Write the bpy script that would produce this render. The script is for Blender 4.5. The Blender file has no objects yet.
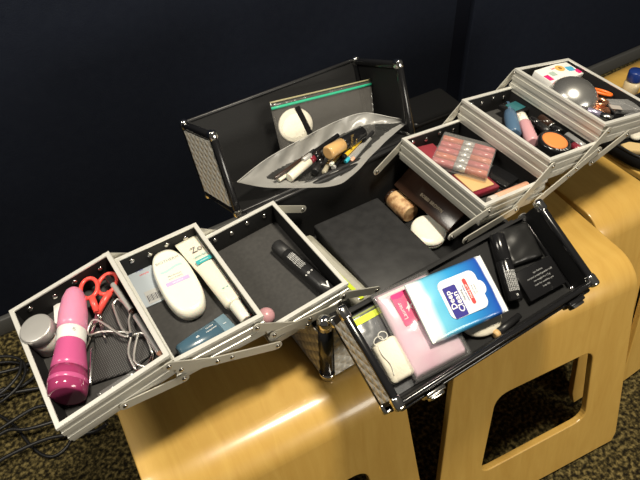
import bpy, bmesh, math, random
from math import sin, cos, pi, sqrt, radians
from mathutils import Matrix, Vector
random.seed(7)
SC = bpy.context.scene
COL = SC.collection
I4 = Matrix.Identity(4)
T = lambda x, y=0, z=0: Matrix.Translation((x, y, z))
RZ = lambda a: Matrix.Rotation(a, 4, 'Z')
RX = lambda a: Matrix.Rotation(a, 4, 'X')
RY = lambda a: Matrix.Rotation(a, 4, 'Y')
V = Vector

# ------------------------------------------------------------------ materials
MATS = {}
def mat(name, col, rough=.5, metal=0., spec=.5, coat=0., noise=None, bump=None, trans=0., sss=0.):
    if name in MATS: return MATS[name]
    m = bpy.data.materials.new(name); m.use_nodes = True
    nt = m.node_tree; b = nt.nodes['Principled BSDF']
    b.inputs['Base Color'].default_value = (*col, 1)
    b.inputs['Roughness'].default_value = rough
    b.inputs['Metallic'].default_value = metal
    b.inputs['Specular IOR Level'].default_value = spec
    b.inputs['Coat Weight'].default_value = coat
    b.inputs['Coat Roughness'].default_value = .1
    b.inputs['Transmission Weight'].default_value = trans
    if sss:
        b.inputs['Subsurface Weight'].default_value = sss
        b.inputs['Subsurface Scale'].default_value = .01
    tc = nt.nodes.new('ShaderNodeTexCoord')
    if noise:                      # (scale, second colour, amount)
        n = nt.nodes.new('ShaderNodeTexNoise'); n.inputs['Scale'].default_value = noise[0]
        n.inputs['Detail'].default_value = 5
        nt.links.new(tc.outputs['Object'], n.inputs['Vector'])
        r = nt.nodes.new('ShaderNodeValToRGB')
        r.color_ramp.elements[0].color = (*col, 1); r.color_ramp.elements[1].color = (*noise[1], 1)
        r.color_ramp.elements[0].position = .5 - noise[2]; r.color_ramp.elements[1].position = .5 + noise[2]
        nt.links.new(n.outputs['Fac'], r.inputs['Fac']); nt.links.new(r.outputs['Color'], b.inputs['Base Color'])
    if bump:                       # (scale, strength, distance)
        n = nt.nodes.new('ShaderNodeTexNoise'); n.inputs['Scale'].default_value = bump[0]
        n.inputs['Detail'].default_value = 3
        nt.links.new(tc.outputs['Object'], n.inputs['Vector'])
        bp = nt.nodes.new('ShaderNodeBump'); bp.inputs['Strength'].default_value = bump[1]
        bp.inputs['Distance'].default_value = bump[2]
        nt.links.new(n.outputs['Fac'], bp.inputs['Height']); nt.links.new(bp.outputs['Normal'], b.inputs['Normal'])
    MATS[name] = m
    return m

def film(name, col, clear, rough=.1, gloss=.12, transl=.0, bump=None):
    """thin plastic film: see-through + white-ish body + gloss"""
    if name in MATS: return MATS[name]
    m = bpy.data.materials.new(name); m.use_nodes = True; nt = m.node_tree
    for n in list(nt.nodes):
        if n.type == 'BSDF_PRINCIPLED': nt.nodes.remove(n)
    out = [n for n in nt.nodes if n.type == 'OUTPUT_MATERIAL'][0]
    tr = nt.nodes.new('ShaderNodeBsdfTransparent')
    di = nt.nodes.new('ShaderNodeBsdfDiffuse'); di.inputs['Color'].default_value = (*col, 1)
    tl = nt.nodes.new('ShaderNodeBsdfTranslucent'); tl.inputs['Color'].default_value = (*col, 1)
    gl = nt.nodes.new('ShaderNodeBsdfGlossy'); gl.inputs['Roughness'].default_value = rough
    a = nt.nodes.new('ShaderNodeMixShader'); a.inputs[0].default_value = transl
    nt.links.new(di.outputs[0], a.inputs[1]); nt.links.new(tl.outputs[0], a.inputs[2])
    b = nt.nodes.new('ShaderNodeMixShader'); b.inputs[0].default_value = clear
    nt.links.new(a.outputs[0], b.inputs[1]); nt.links.new(tr.outputs[0], b.inputs[2])
    c = nt.nodes.new('ShaderNodeMixShader'); c.inputs[0].default_value = gloss
    nt.links.new(b.outputs[0], c.inputs[1]); nt.links.new(gl.outputs[0], c.inputs[2])
    nt.links.new(c.outputs[0], out.inputs['Surface'])
    if bump:
        tc = nt.nodes.new('ShaderNodeTexCoord')
        n = nt.nodes.new('ShaderNodeTexNoise'); n.inputs['Scale'].default_value = bump[0]
        nt.links.new(tc.outputs['Object'], n.inputs['Vector'])
        bp = nt.nodes.new('ShaderNodeBump'); bp.inputs['Strength'].default_value = bump[1]; bp.inputs['Distance'].default_value = bump[2]
        nt.links.new(n.outputs['Fac'], bp.inputs['Height'])
        nt.links.new(bp.outputs['Normal'], gl.inputs['Normal']); nt.links.new(bp.outputs['Normal'], di.inputs['Normal'])
    MATS[name] = m
    return m

def wood():
    m = bpy.data.materials.new('birch_plywood'); m.use_nodes = True; nt = m.node_tree
    b = nt.nodes['Principled BSDF']
    tc = nt.nodes.new('ShaderNodeTexCoord'); mp = nt.nodes.new('ShaderNodeMapping')
    mp.inputs['Scale'].default_value = (22, 3.0, 3.0)
    nt.links.new(tc.outputs['Object'], mp.inputs['Vector'])
    n = nt.nodes.new('ShaderNodeTexNoise'); n.inputs['Scale'].default_value = 2.2; n.inputs['Detail'].default_value = 8
    n.inputs['Roughness'].default_value = .65; n.inputs['Distortion'].default_value = .8
    nt.links.new(mp.outputs['Vector'], n.inputs['Vector'])
    r = nt.nodes.new('ShaderNodeValToRGB')
    r.color_ramp.elements[0].position = .3; r.color_ramp.elements[0].color = (.58, .340, .072, 1)
    r.color_ramp.elements[1].position = .7; r.color_ramp.elements[1].color = (.68, .43, .108, 1)
    nt.links.new(n.outputs['Fac'], r.inputs['Fac'])
    n2 = nt.nodes.new('ShaderNodeTexNoise'); n2.inputs['Scale'].default_value = 7; n2.inputs['Detail'].default_value = 2
    nt.links.new(tc.outputs['Object'], n2.inputs['Vector'])
    mx = nt.nodes.new('ShaderNodeMix'); mx.data_type = 'RGBA'; mx.blend_type = 'MULTIPLY'
    r2 = nt.nodes.new('ShaderNodeValToRGB')
    r2.color_ramp.elements[0].color = (.88, .86, .82, 1); r2.color_ramp.elements[1].color = (1, 1, 1, 1)
    nt.links.new(n2.outputs['Fac'], r2.inputs['Fac'])
    mx.inputs[0].default_value = 1
    nt.links.new(r.outputs['Color'], mx.inputs[6]); nt.links.new(r2.outputs['Color'], mx.inputs[7])
    nt.links.new(mx.outputs[2], b.inputs['Base Color'])
    b.inputs['Roughness'].default_value = .42
    b.inputs['Coat Weight'].default_value = .7; b.inputs['Coat Roughness'].default_value = .17
    return m

def carpet():
    m = bpy.data.materials.new('speckled_carpet'); m.use_nodes = True; nt = m.node_tree
    b = nt.nodes['Principled BSDF']; b.inputs['Roughness'].default_value = 1; b.inputs['Specular IOR Level'].default_value = .1
    tc = nt.nodes.new('ShaderNodeTexCoord')
    n = nt.nodes.new('ShaderNodeTexNoise'); n.inputs['Scale'].default_value = 110; n.inputs['Detail'].default_value = 3
    nt.links.new(tc.outputs['Object'], n.inputs['Vector'])
    r = nt.nodes.new('ShaderNodeValToRGB'); e = r.color_ramp.elements
    e[0].position = .38; e[0].color = (.012, .010, .006, 1)
    e[1].position = .68; e[1].color = (.20, .155, .060, 1)
    k = r.color_ramp.elements.new(.5); k.color = (.052, .041, .016, 1)
    nt.links.new(n.outputs['Fac'], r.inputs['Fac']); nt.links.new(r.outputs['Color'], b.inputs['Base Color'])
    bp = nt.nodes.new('ShaderNodeBump'); bp.inputs['Strength'].default_value = .8; bp.inputs['Distance'].default_value = .004
    nt.links.new(n.outputs['Fac'], bp.inputs['Height']); nt.links.new(bp.outputs['Normal'], b.inputs['Normal'])
    return m

def dimpled():
    """aluminium sheet pressed with rows of diamond cushions"""
    m = bpy.data.materials.new('diamond_pressed_aluminium'); m.use_nodes = True; nt = m.node_tree
    b = nt.nodes['Principled BSDF']; b.inputs['Metallic'].default_value = .12; b.inputs['Roughness'].default_value = .3
    b.inputs['Base Color'].default_value = (.88, .85, .76, 1)
    tc = nt.nodes.new('ShaderNodeTexCoord'); sp = nt.nodes.new('ShaderNodeSeparateXYZ')
    nt.links.new(tc.outputs['Object'], sp.inputs[0])
    def M(op, a, c=None):
        q = nt.nodes.new('ShaderNodeMath'); q.operation = op
        for i, v in enumerate((a, c)):
            if v is None: continue
            if isinstance(v, (int, float)): q.inputs[i].default_value = v
            else: nt.links.new(v, q.inputs[i])
        return q.outputs[0]
    xy = M('ADD', sp.outputs[0], sp.outputs[1])
    k = pi / .021
    s1 = M('ABSOLUTE', M('SINE', M('MULTIPLY', M('ADD', xy, sp.outputs[2]), k)))
    s2 = M('ABSOLUTE', M('SINE', M('MULTIPLY', M('SUBTRACT', xy, sp.outputs[2]), k)))
    h = M('MULTIPLY', s1, s2)
    bp = nt.nodes.new('ShaderNodeBump'); bp.inputs['Strength'].default_value = .9; bp.inputs['Distance'].default_value = .004
    nt.links.new(h, bp.inputs['Height']); nt.links.new(bp.outputs['Normal'], b.inputs['Normal'])
    return m

def net():
    m = bpy.data.materials.new('black_net'); m.use_nodes = True; nt = m.node_tree
    b = nt.nodes['Principled BSDF']; b.inputs['Roughness'].default_value = .7
    tc = nt.nodes.new('ShaderNodeTexCoord'); mp = nt.nodes.new('ShaderNodeMapping')
    nt.links.new(tc.outputs['Object'], mp.inputs['Vector'])
    ch = nt.nodes.new('ShaderNodeTexWave'); ch.inputs['Scale'].default_value = 120; ch.bands_direction = 'X'
    cw = nt.nodes.new('ShaderNodeTexWave'); cw.inputs['Scale'].default_value = 120; cw.bands_direction = 'Y'
    nt.links.new(mp.outputs[0], ch.inputs['Vector']); nt.links.new(mp.outputs[0], cw.inputs['Vector'])
    q = nt.nodes.new('ShaderNodeMath'); q.operation = 'MULTIPLY'
    nt.links.new(ch.outputs['Fac'], q.inputs[0]); nt.links.new(cw.outputs['Fac'], q.inputs[1])
    r = nt.nodes.new('ShaderNodeValToRGB')
    r.color_ramp.elements[0].color = (.012, .012, .013, 1); r.color_ramp.elements[1].color = (.13, .125, .12, 1)
    nt.links.new(q.outputs[0], r.inputs['Fac']); nt.links.new(r.outputs['Color'], b.inputs['Base Color'])
    return m

def wipes_mat():
    """printed film: white end, then cyan to deep blue along the pack (local x)"""
    m = bpy.data.materials.new('blue_printed_film'); m.use_nodes = True; nt = m.node_tree
    b = nt.nodes['Principled BSDF']; b.inputs['Roughness'].default_value = .22
    b.inputs['Coat Weight'].default_value = .4
    tc = nt.nodes.new('ShaderNodeTexCoord'); sp = nt.nodes.new('ShaderNodeSeparateXYZ')
    nt.links.new(tc.outputs['Object'], sp.inputs[0])
    mr = nt.nodes.new('ShaderNodeMapRange'); mr.inputs[1].default_value = -.062; mr.inputs[2].default_value = .062
    nt.links.new(sp.outputs[0], mr.inputs[0])
    r = nt.nodes.new('ShaderNodeValToRGB'); e = r.color_ramp.elements
    e[0].position = .11; e[0].color = (.72, .78, .80, 1)
    e[1].position = .92; e[1].color = (.015, .075, .40, 1)
    k = e.new(.19); k.color = (.16, .52, .70, 1)
    k = e.new(.5); k.color = (.035, .30, .62, 1)
    k = e.new(.95); k.color = (.80, .84, .90, 1)
    nt.links.new(mr.outputs[0], r.inputs['Fac']); nt.links.new(r.outputs['Color'], b.inputs['Base Color'])
    return m

WOOD = wood(); CARPET = carpet(); DIMPLE = dimpled(); NET = net(); WIPES = wipes_mat()
ALU = mat('brushed_aluminium', (.56, .55, .50), .40, .40)
ALUB = mat('satin_aluminium_bar', (.62, .60, .53), .36, .5)
CHROME = mat('chrome', (.80, .79, .76), .12, 1.)
STEEL = mat('polished_steel', (.55, .53, .50), .2, 1.)
LINING = mat('black_lining', (.011, .011, .0115), .65, spec=.3, bump=(260, .25, .001))
LINER = mat('charcoal_foam_liner', (.045, .044, .043), .8, spec=.25, noise=(160, (.058, .056, .054), .2))
BLK = mat('gloss_black_plastic', (.010, .010, .011), .18)
BLKS = mat('satin_black_plastic', (.014, .014, .015), .38)
BLKM = mat('matte_black_card', (.016, .016, .017), .5, noise=(60, (.025, .025, .026), .15))
BLKC = mat('black_cloth', (.007, .007, .0075), .95, spec=.15, bump=(300, .4, .002))
WHITE = mat('white_plastic', (.82, .80, .70), .3, sss=.1)
CREAM = mat('cream_plastic', (.80, .76, .63), .3, sss=.1)
PAPER = mat('white_paper', (.80, .79, .76), .6)
COTTON = mat('white_cotton', (.82, .78, .66), .95, bump=(120, .5, .003))
SPONGE = mat('cream_sponge', (.80, .75, .62), .9, bump=(200, .4, .002))
PINK = mat('pink_plastic', (.72, .27, .42), .32, sss=.2)
HOT = mat('magenta_plastic', (.56, .10, .26), .25)
TRANSM = mat('clear_magenta_plastic', (.34, .04, .13), .12, coat=.5)
PALEPINK = mat('pale_pink_film', (.80, .50, .62), .25, coat=.4, noise=(22, (.78, .60, .68), .15))
HOTLAB = mat('hot_pink_print', (.80, .03, .19), .35)
CORAL = mat('coral_plastic', (.90, .095, .075), .32)
ORANGE = mat('orange_plastic', (.88, .17, .02), .35)
SILVER = mat('silver_metal', (.74, .73, .70), .22, 1.)
SILVERP = mat('silver_paint', (.55, .54, .52), .35, .5)
FROSTW = mat('milky_plastic', (.74, .68, .64), .3, sss=.2)
TEALP = mat('teal_print', (.05, .40, .42), .4)
MINT = mat('mint_print', (.45, .72, .64), .4)
LILAC = mat('lilac_print', (.55, .43, .70), .4)
GREYT = mat('grey_print', (.30, .30, .29), .5)
DARKT = mat('dark_print', (.06, .06, .08), .5)
WHITET = mat('white_print', (.85, .85, .84), .5)
NAVYP = mat('navy_print', (.035, .03, .24), .4)
REDP = mat('red_print', (.75, .06, .06), .4)
SLATE = mat('slate_blue_plastic', (.055, .115, .165), .25, coat=.3)
SLATEL = mat('pale_slate_blue', (.16, .26, .33), .3)
LIME = mat('lime_plastic', (.62, .74, .04), .35)
GREENZ = mat('green_zip', (.03, .42, .24), .35)
POWDER = mat('speckled_beige', (.72, .48, .25), .5, noise=(90, (.35, .18, .08), .12))
TAN = mat('tan_powder', (.66, .43, .19), .5)
BROWN = mat('dark_brown_gloss', (.035, .018, .012), .2)
MAROON = mat('maroon_gloss', (.20, .02, .035), .2)
ROSE = mat('rose_lip_colour', (.48, .12, .12), .25)
BRICK = mat('brick_lip_colour', (.52, .15, .09), .25)
PEACH = mat('peach_plastic', (.80, .42, .28), .3)
BLUSH = mat('orange_blush', (.86, .25, .06), .6)
STEELB = mat('steel_blue_plastic', (.075, .14, .23), .25)
BABY = mat('baby_pink_plastic', (.62, .33, .36), .3)
TEALD = mat('teal_shadow', (.03, .14, .16), .3)
YELLOW = mat('yellow_paint', (.80, .52, .03), .35)
GOLD = mat('gold_metal', (.72, .50, .18), .25, .9)
CYAN = mat('cyan_plastic', (.03, .45, .60), .35)
COPPER = mat('copper_metal', (.80, .38, .22), .25, .9)
LAV = mat('lavender_metal', (.52, .48, .66), .25, .7)
FOUND = mat('foundation_tan', (.66, .40, .16), .2, coat=.4)
BLUECAP = mat('blue_cap', (.012, .035, .19), .3)
FLESH = mat('beige_liquid', (.66, .55, .36), .25)
CLEAR = film('clear_plastic', (.75, .75, .74), .86, .05, .10)
CLEARW = film('wrinkled_clear_plastic', (.7, .7, .7), .88, .14, .09, bump=(26, .5, .006))
SMOKE = film('smoky_plastic', (.05, .05, .05), .55, .06, .12)
FROST = film('frosted_plastic', (.78, .77, .74), .45, .3, .05, transl=.35, bump=(25, .5, .01))
ZIPF = film('zip_bag_film', (.45, .43, .40), .90, .14, .06, bump=(30, .8, .006))
ZIPG = film('grey_zip_bag_film', (.30, .31, .33), .60, .14, .08, bump=(28, .45, .005))
RUBBER = mat('black_rubber', (.008, .008, .009), .45)
WALLM = mat('navy_partition_fabric', (.0105, .0135, .024), .95, spec=.1, noise=(55, (.0125, .016, .027), .2), bump=(380, .4, .002))
GAPM = mat('dark_partition_post', (.0035, .0045, .009), .8, spec=.1)
SKIRT = mat('grey_vinyl_skirting', (.085, .085, .082), .5)

# ------------------------------------------------------------------ geometry
def take(bm, src, M):
    vm = {v: bm.verts.new(M @ v.co) for v in src.verts}
    for f in src.faces:
        try:
            g = bm.faces.new([vm[v] for v in f.verts]); g.smooth = f.smooth
        except ValueError: pass
    src.free()
def rbox(bm, sx, sy, sz, r=0., M=I4, seg=2, smooth=True):
    """rounded box, its base centred on the origin (z 0..sz)"""
    b = bmesh.new(); bmesh.ops.create_cube(b, size=1)
    for v in b.verts: v.co = V((v.co.x*sx, v.co.y*sy, (v.co.z+.5)*sz))
    if r > 0:
        bmesh.ops.bevel(b, geom=list(b.edges), offset=min(r, .49*min(sx, sy, sz)), segments=seg, profile=.5, affect='EDGES')
        for f in b.faces: f.smooth = smooth
    take(bm, b, M)
def prism(bm, pts, z0, z1, M=I4, inset=0., smooth=False):
    """extruded outline; inset rounds the top and bottom rims a little"""
    n = len(pts); c = V((sum(p[0] for p in pts)/n, sum(p[1] for p in pts)/n))
    def ring(z, k): return [bm.verts.new(M @ V((c.x+(p[0]-c.x)*k, c.y+(p[1]-c.y)*k, z))) for p in pts]
    R = max((V(p)-c).length for p in pts)
    if inset:
        k = 1-inset/R; h = min(inset, abs(z1-z0)*.45)
        rs = [ring(z0, k), ring(z0+h*.3, 1-.3*inset/R), ring(z0+h, 1), ring(z1-h, 1), ring(z1-h*.3, 1-.3*inset/R), ring(z1, k)]
    else: rs = [ring(z0, 1), ring(z1, 1)]
    for a, b in zip(rs, rs[1:]):
        for i in range(n):
            f = bm.faces.new((a[i], a[(i+1) % n], b[(i+1) % n], b[i])); f.smooth = smooth or bool(inset)
    bm.faces.new(rs[0][::-1]); bm.faces.new(rs[-1])
def rrect(w, h, r, n=6):
    o = []
    for cx, cy, a0 in ((w/2-r, h/2-r, 0), (-w/2+r, h/2-r, pi/2), (-w/2+r, -h/2+r, pi), (w/2-r, -h/2+r, 1.5*pi)):
        for i in range(n+1):
            a = a0+pi/2*i/n; o.append((cx+r*cos(a), cy+r*sin(a)))
    return o
def ell(rx, ry, n=32): return [(rx*cos(2*pi*i/n), ry*sin(2*pi*i/n)) for i in range(n)]
def lathe(bm, prof, M=I4, n=24, sy=1., axis='Z'):
    """prof: (distance along axis, radius); closed at both ends"""
    B = I4 if axis == 'Z' else Matrix(((0, 0, 1, 0), (0, 1, 0, 0), (-1, 0, 0, 0), (0, 0, 0, 1)))   # Z -> X
    rs = []
    for h, r in prof:
        rs.append([bm.verts.new(M @ (B @ V((r*cos(2*pi*i/n), r*sin(2*pi*i/n)*sy, h)))) for i in range(n)])
    for a, b in zip(rs, rs[1:]):
        for i in range(n):
            f = bm.faces.new((a[i], a[(i+1) % n], b[(i+1) % n], b[i])); f.smooth = True
    bm.faces.new(rs[0][::-1]); bm.faces.new(rs[-1])
def smoothpath(pts, k=6):
    pts = [V(p) for p in pts]; out = []
    for i in range(len(pts)-1):
        p0 = pts[max(i-1, 0)]; p1 = pts[i]; p2 = pts[i+1]; p3 = pts[min(i+2, len(pts)-1)]
        for j in range(k):
            t = j/k
            out.append(.5*((2*p1)+(p2-p0)*t+(2*p0-5*p1+4*p2-p3)*t*t+(3*p1-p0-3*p2+p3)*t**3))
    return out+[pts[-1]]
def tube(bm, pts, r, n=8, M=I4, closed=False, k=0):
    pts = [V(p) for p in pts]
    if k: pts = smoothpath(pts+([pts[0]] if closed else []), k); pts = pts[:-1] if closed else pts
    N = len(pts); up = V((.13, .21, .97)).normalized(); rs = []; prev = None
    for i, p in enumerate(pts):
        a = pts[(i-1) % N] if (closed or i > 0) else p; b = pts[(i+1) % N] if (closed or i < N-1) else p
        d = (b-a).normalized()
        s = d.cross(up) if prev is None else prev-d*prev.dot(d)
        if s.length < 1e-6: s = d.orthogonal()
        s.normalize(); prev = s; u = s.cross(d)
        rr = r[i] if isinstance(r, (list, tuple)) else r
        rs.append([bm.verts.new(M @ (p+(s*cos(2*pi*j/n)+u*sin(2*pi*j/n))*rr)) for j in range(n)])
    rng = range(N) if closed else range(N-1)
    for i in rng:
        a, b = rs[i], rs[(i+1) % N]
        for j in range(n):
            f = bm.faces.new((a[j], a[(j+1) % n], b[(j+1) % n], b[j])); f.smooth = True
    if not closed: bm.faces.new(rs[0][::-1]); bm.faces.new(rs[-1])
def rectloop(bm, lx, ly, prof, M=I4):
    """a profile (outward, z) run round a rectangle, mitred"""
    rs = []
    for o, z in prof:
        rs.append([bm.verts.new(M @ V((sx*(lx/2+o), sy*(ly/2+o), z))) for sx, sy in ((1, 1), (-1, 1), (-1, -1), (1, -1))])
    for i in range(len(rs)):
        a, b = rs[i], rs[(i+1) % len(rs)]
        for j in range(4): bm.faces.new((a[j], a[(j+1) % 4], b[(j+1) % 4], b[j]))
def pillow(bm, w, h, th, M=I4, n=16, flat=.0, p=.45, seed=None, rough=0., seal=0.):
    """a filled sachet: pinched rim, fat middle; base at z=0. seal: flat crimped strips at both x ends"""
    rnd = random.Random(seed)
    def hh(u, v):
        if seal: u = min(1, abs(u)/(1-seal))*(1 if u > 0 else -1)
        return (max(0, 1-u*u)**p)*(max(0, 1-v*v)**p)
    ph = [rnd.random()*6 for _ in range(6)]
    g = {}
    for s in (1, -1):
        for i in range(n+1):
            for j in range(n+1):
                u, v = 2*i/n-1, 2*j/n-1
                k = hh(u, v)
                wob = rough*(sin(5*u+ph[0]+3*v)+sin(7*v+ph[1]-4*u)+sin(11*u*v+ph[2]))/3*k
                z = th/2+(s*th/2)*max(k, .06)+(wob if s > 0 else 0)
                if (i in (0, n) or j in (0, n)) and s < 0: g[s, i, j] = g[1, i, j]; continue
                g[s, i, j] = bm.verts.new(M @ V((u*w/2, v*h/2, z)))
        for i in range(n):
            for j in range(n):
                q = [g[s, i, j], g[s, i+1, j], g[s, i+1, j+1], g[s, i, j+1]]
                try:
                    f = bm.faces.new(q if s > 0 else q[::-1]); f.smooth = True
                except ValueError: pass

def obj(name, bm, m, parent=None, M=I4, bevel=0.):
    me = bpy.data.meshes.new(name); bmesh.ops.recalc_face_normals(bm, faces=bm.faces[:]); bm.to_mesh(me); bm.free()
    me.materials.append(m)
    o = bpy.data.objects.new(name, me); COL.objects.link(o)
    if parent is not None: o.parent = parent
    o.matrix_local = M
    if bevel:
        b = o.modifiers.new('edge', 'BEVEL'); b.width = bevel; b.segments = 2; b.limit_method = 'ANGLE'; b.angle_limit = radians(50)
    return o
def tag(o, label, cat, group=None, kind=None):
    o['label'] = label; o['category'] = cat
    if group: o['group'] = group
    if kind: o['kind'] = kind
    return o
def thing(name, M, label, cat, group=None):
    o = bpy.data.objects.new(name, None); COL.objects.link(o); o.matrix_world = M
    o.empty_display_size = .01
    return tag(o, label, cat, group)
def struct(name, bm, m):
    o = obj(name, bm, m); o['kind'] = 'structure'; return o
def B(): return bmesh.new()
def mk(fn, *a, **k):
    b = B(); fn(b, *a, **k); return b
def text(parent, s, size, M, m, name='lettering', label=None, bold=0., align='CENTER', wide=1.):
    cu = bpy.data.curves.new('t', 'FONT'); cu.body = s; cu.size = size; cu.align_x = align; cu.align_y = 'CENTER'
    cu.extrude = .00012; cu.offset = bold; cu.resolution_u = 2
    to = bpy.data.objects.new('t', cu); COL.objects.link(to)
    bpy.context.view_layer.update()
    me = bpy.data.meshes.new_from_object(to.evaluated_get(bpy.context.evaluated_depsgraph_get()))
    bpy.data.objects.remove(to); bpy.data.curves.remove(cu)
    me.name = name; me.materials.clear(); me.materials.append(m)
    if wide != 1.:
        for v in me.vertices: v.co.x *= wide
    o = bpy.data.objects.new(name, me); COL.objects.link(o); o.parent = parent; o.matrix_local = M
    if label: o['label'] = label
    return o
def along(F, a, b, up=V((0, 0, 1))):
    """matrix with origin at a, local X running to b, local Z as near up as can be (all in frame F)"""
    a, b = V(a), V(b); x = (b-a).normalized(); z = (up-x*up.dot(x)).normalized(); y = z.cross(x)
    M = Matrix(((x.x, y.x, z.x, a.x), (x.y, y.y, z.y, a.y), (x.z, y.z, z.z, a.z), (0, 0, 0, 1)))
    return F @ M, (b-a).length

# ------------------------------------------------------------------ frames (solved from the photograph's perspective)
TL, TD, TY = .1463, .2029, .0024
def tframe(x, z, t, yw): return T(x, TY, z) @ RZ(yw) @ RX(.0229) @ RY(-t)
FR = {'L1': tframe(-.4555, .1940, .1858, .0072), 'L2': tframe(-.3286, .1903, .0209, -.0057), 'L3': tframe(-.1966, .1614, .0818, .0067),
      'R1': tframe(.2065, .1715, -.100, -.0065), 'R2': tframe(.3383, .1956, -.1481, -.0031), 'R3': tframe(.4618, .2102, -.1854, -.0191)}
D, H, DL, TR_, TF = .2486, .1524, .1367, .1465, .0577
W = .36
FR['RL'] = T(0, D/2, H) @ RX(pi-radians(111.75))
FR['FL'] = T(.0091, -.1543, .1954) @ RX(radians(27.1))
FR['B'] = I4
HF = -.039            # tray floor height in the tray's frame

# ------------------------------------------------------------------ the setting
FZ = -.519
b = B(); rbox(b, 9, 7, .05, 0, T(1, -1.5, FZ-.05)); struct('floor', b, CARPET)
WM = T(0, .765, 0) @ RZ(radians(-1.3))
b = B()
for x0, x1 in ((-5, .862), (.935, 6)): rbox(b, x1-x0, .05, 2.7, .004, WM @ T((x0+x1)/2, .025, FZ))
struct('wall_back', b, WALLM)
b = B(); rbox(b, .085, .03, 2.7, 0, WM @ T(.8985, .035, FZ)); struct('trim_1', b, GAPM)
b = B(); rbox(b, 11, .018, .055, .004, WM @ T(.5, -.009, FZ)); struct('baseboard_back', b, SKIRT)

# ------------------------------------------------------------------ stools: one bent plywood strip each, an opening cut in both legs
def stool_mesh(w0, w1, depth, hs=.519, r=.06, lean=.178, t=.014):
    bm = B(); ang = pi/2-lean; L = None
    rows = []        # (y, z, ny, nz, halfwidth) outer profile, from the front bend's end to the back bend's end
    n = 14
    fw = lambda z: w0+(w1-w0)*(-z/hs)
    for i in range(n, -1, -1):
        a = ang*i/n; z = -r+r*cos(a); rows.append((-depth/2-r*sin(a), z, -sin(a), cos(a), fw(z)))
    for i in range(n+1):
        a = ang*i/n; z = -r+r*cos(a); rows.append((depth/2+r*sin(a), z, sin(a), cos(a), fw(z)))
    def vt(x, y, z): return bm.verts.new((x, y, z+hs))
    cols = [-1, -.5, 0, .5, 1]
    out = [[vt(s*hw, y, z) for s in cols] for y, z, ny, nz, hw in rows]
    inn = [[vt(s*hw, y-ny*t, z-nz*t) for s in cols] for y, z, ny, nz, hw in rows]
    for i in range(len(rows)-1):
        for j in range(4):
            f = bm.faces.new((out[i][j], out[i][j+1], out[i+1][j+1], out[i+1][j])); f.smooth = True
            f = bm.faces.new((inn[i][j], inn[i+1][j], inn[i+1][j+1], inn[i][j+1])); f.smooth = True
        for j in (0, 4): bm.faces.new((out[i][j], out[i+1][j], inn[i+1][j], inn[i][j]))
    for sgn, row in ((-1, rows[0]), (1, rows[-1])):
        y0, z0, ny, nz, hw = row
        ll = (hs+z0)/cos(lean)
        d = V((0, sgn*sin(lean), -cos(lean))); nrm = V((0, ny, nz))
        wa = hw; wb = w1
        half = lambda l: wa+(wb-wa)*l/ll
        k = w0/.19
        # rounded trapezoid opening
        hc = [(-.105*k, .118), (.116*k, .118), (.130*k, .325), (-.130*k, .330)]
        hole = []
        for i in range(4):
            p0, p1, p2 = V(hc[i-1]), V(hc[i]), V(hc[(i+1) % 4])
            a, c = p1+(p0-p1).normalized()*.03*min(1, k+.2), p1+(p2-p1).normalized()*.03*min(1, k+.2)
            for q in range(7):
                u = q/6; hole.append((1-u)**2*a+2*u*(1-u)*p1+u*u*c)
        c0 = V((0, .225))
        def outer(p):            # where the ray from the opening's centre leaves the leg
            dx, dy = (p-c0).normalized()
            best = 9
            if dy > 0: best = min(best, (ll-c0.y)/dy)
            if dy < 0: best = min(best, -c0.y/dy)
            for s in (1, -1):    # side edge: x = s*(wa + m*l)
                m = (wb-wa)/ll; den = dx-s*m*dy
                if abs(den) > 1e-9:
                    q = (s*(wa+m*c0.y))/den
                    if q > 0: best = min(best, q)
            return c0+V((dx, dy))*best
        # outline samples: the four corners get points of their own (bottom ones rounded)
        O = [outer(p) for p in hole]
        corners = [V((-wa, 0)), V((wa, 0)), V((wb, ll)), V((-wb, ll))]
        for cq in corners:
            i = min(range(len(O)), key=lambda i: (O[i]-cq).length); O[i] = cq.copy()
        rad = .035
        for i, p in enumerate(O):
            for s in (1, -1):
                cc = V((s*(wb-rad), ll-rad))
                if p.y > cc.y and s*p.x > s*cc.x:
                    q = (p-cc); O[i] = cc+q.normalized()*rad
        P = lambda p, off: V((p.x, y0, z0))+d*p.y-nrm*off
        N = len(hole)
        ho = [vt(*P(p, 0)) for p in hole]; hi = [vt(*P(p, t)) for p in hole]
        oo = [vt(*P(p, 0)) for p in O]; oi = [vt(*P(p, t)) for p in O]
        for i in range(N):
            j = (i+1) % N
            bm.faces.new((ho[i], ho[j], oo[j], oo[i])); bm.faces.new((hi[i], oi[i], oi[j], hi[j]))
            bm.faces.new((ho[i], hi[i], hi[j], ho[j]))
            if not (O[i].y < 1e-4 and O[j].y < 1e-4): bm.faces.new((oo[i], oo[j], oi[j], oi[i]))
    return bm
SD = .33
def stool(x, yfront, yaw, w0, w1, label, depth=SD):
    M = T(x, yfront, FZ) @ RZ(yaw) @ T(0, depth/2, 0)
    o = obj('plywood_stool', stool_mesh(w0, w1, depth), WOOD, None, M, bevel=.0022)
    tag(o, label, 'stool', 'bent plywood stools pushed together in a row')
    return o
stool(-.277, -.122, -.075, .197, .243, 'bent plywood stool under the left-hand trays with the lit curved front edge')
stool(.218, -.166, -.130, .190, .241, 'bent plywood stool under the right of the case, whole cut-out opening showing')
stool(.512, -.088, -.06, .079, .081, 'bent plywood stool set back to the right, shaded by the upper trays', depth=.30)
stool(.803, -.110, .0, .195, .240, 'bent plywood stool at the right edge carrying the blue-capped bottle', depth=.29)

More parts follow.
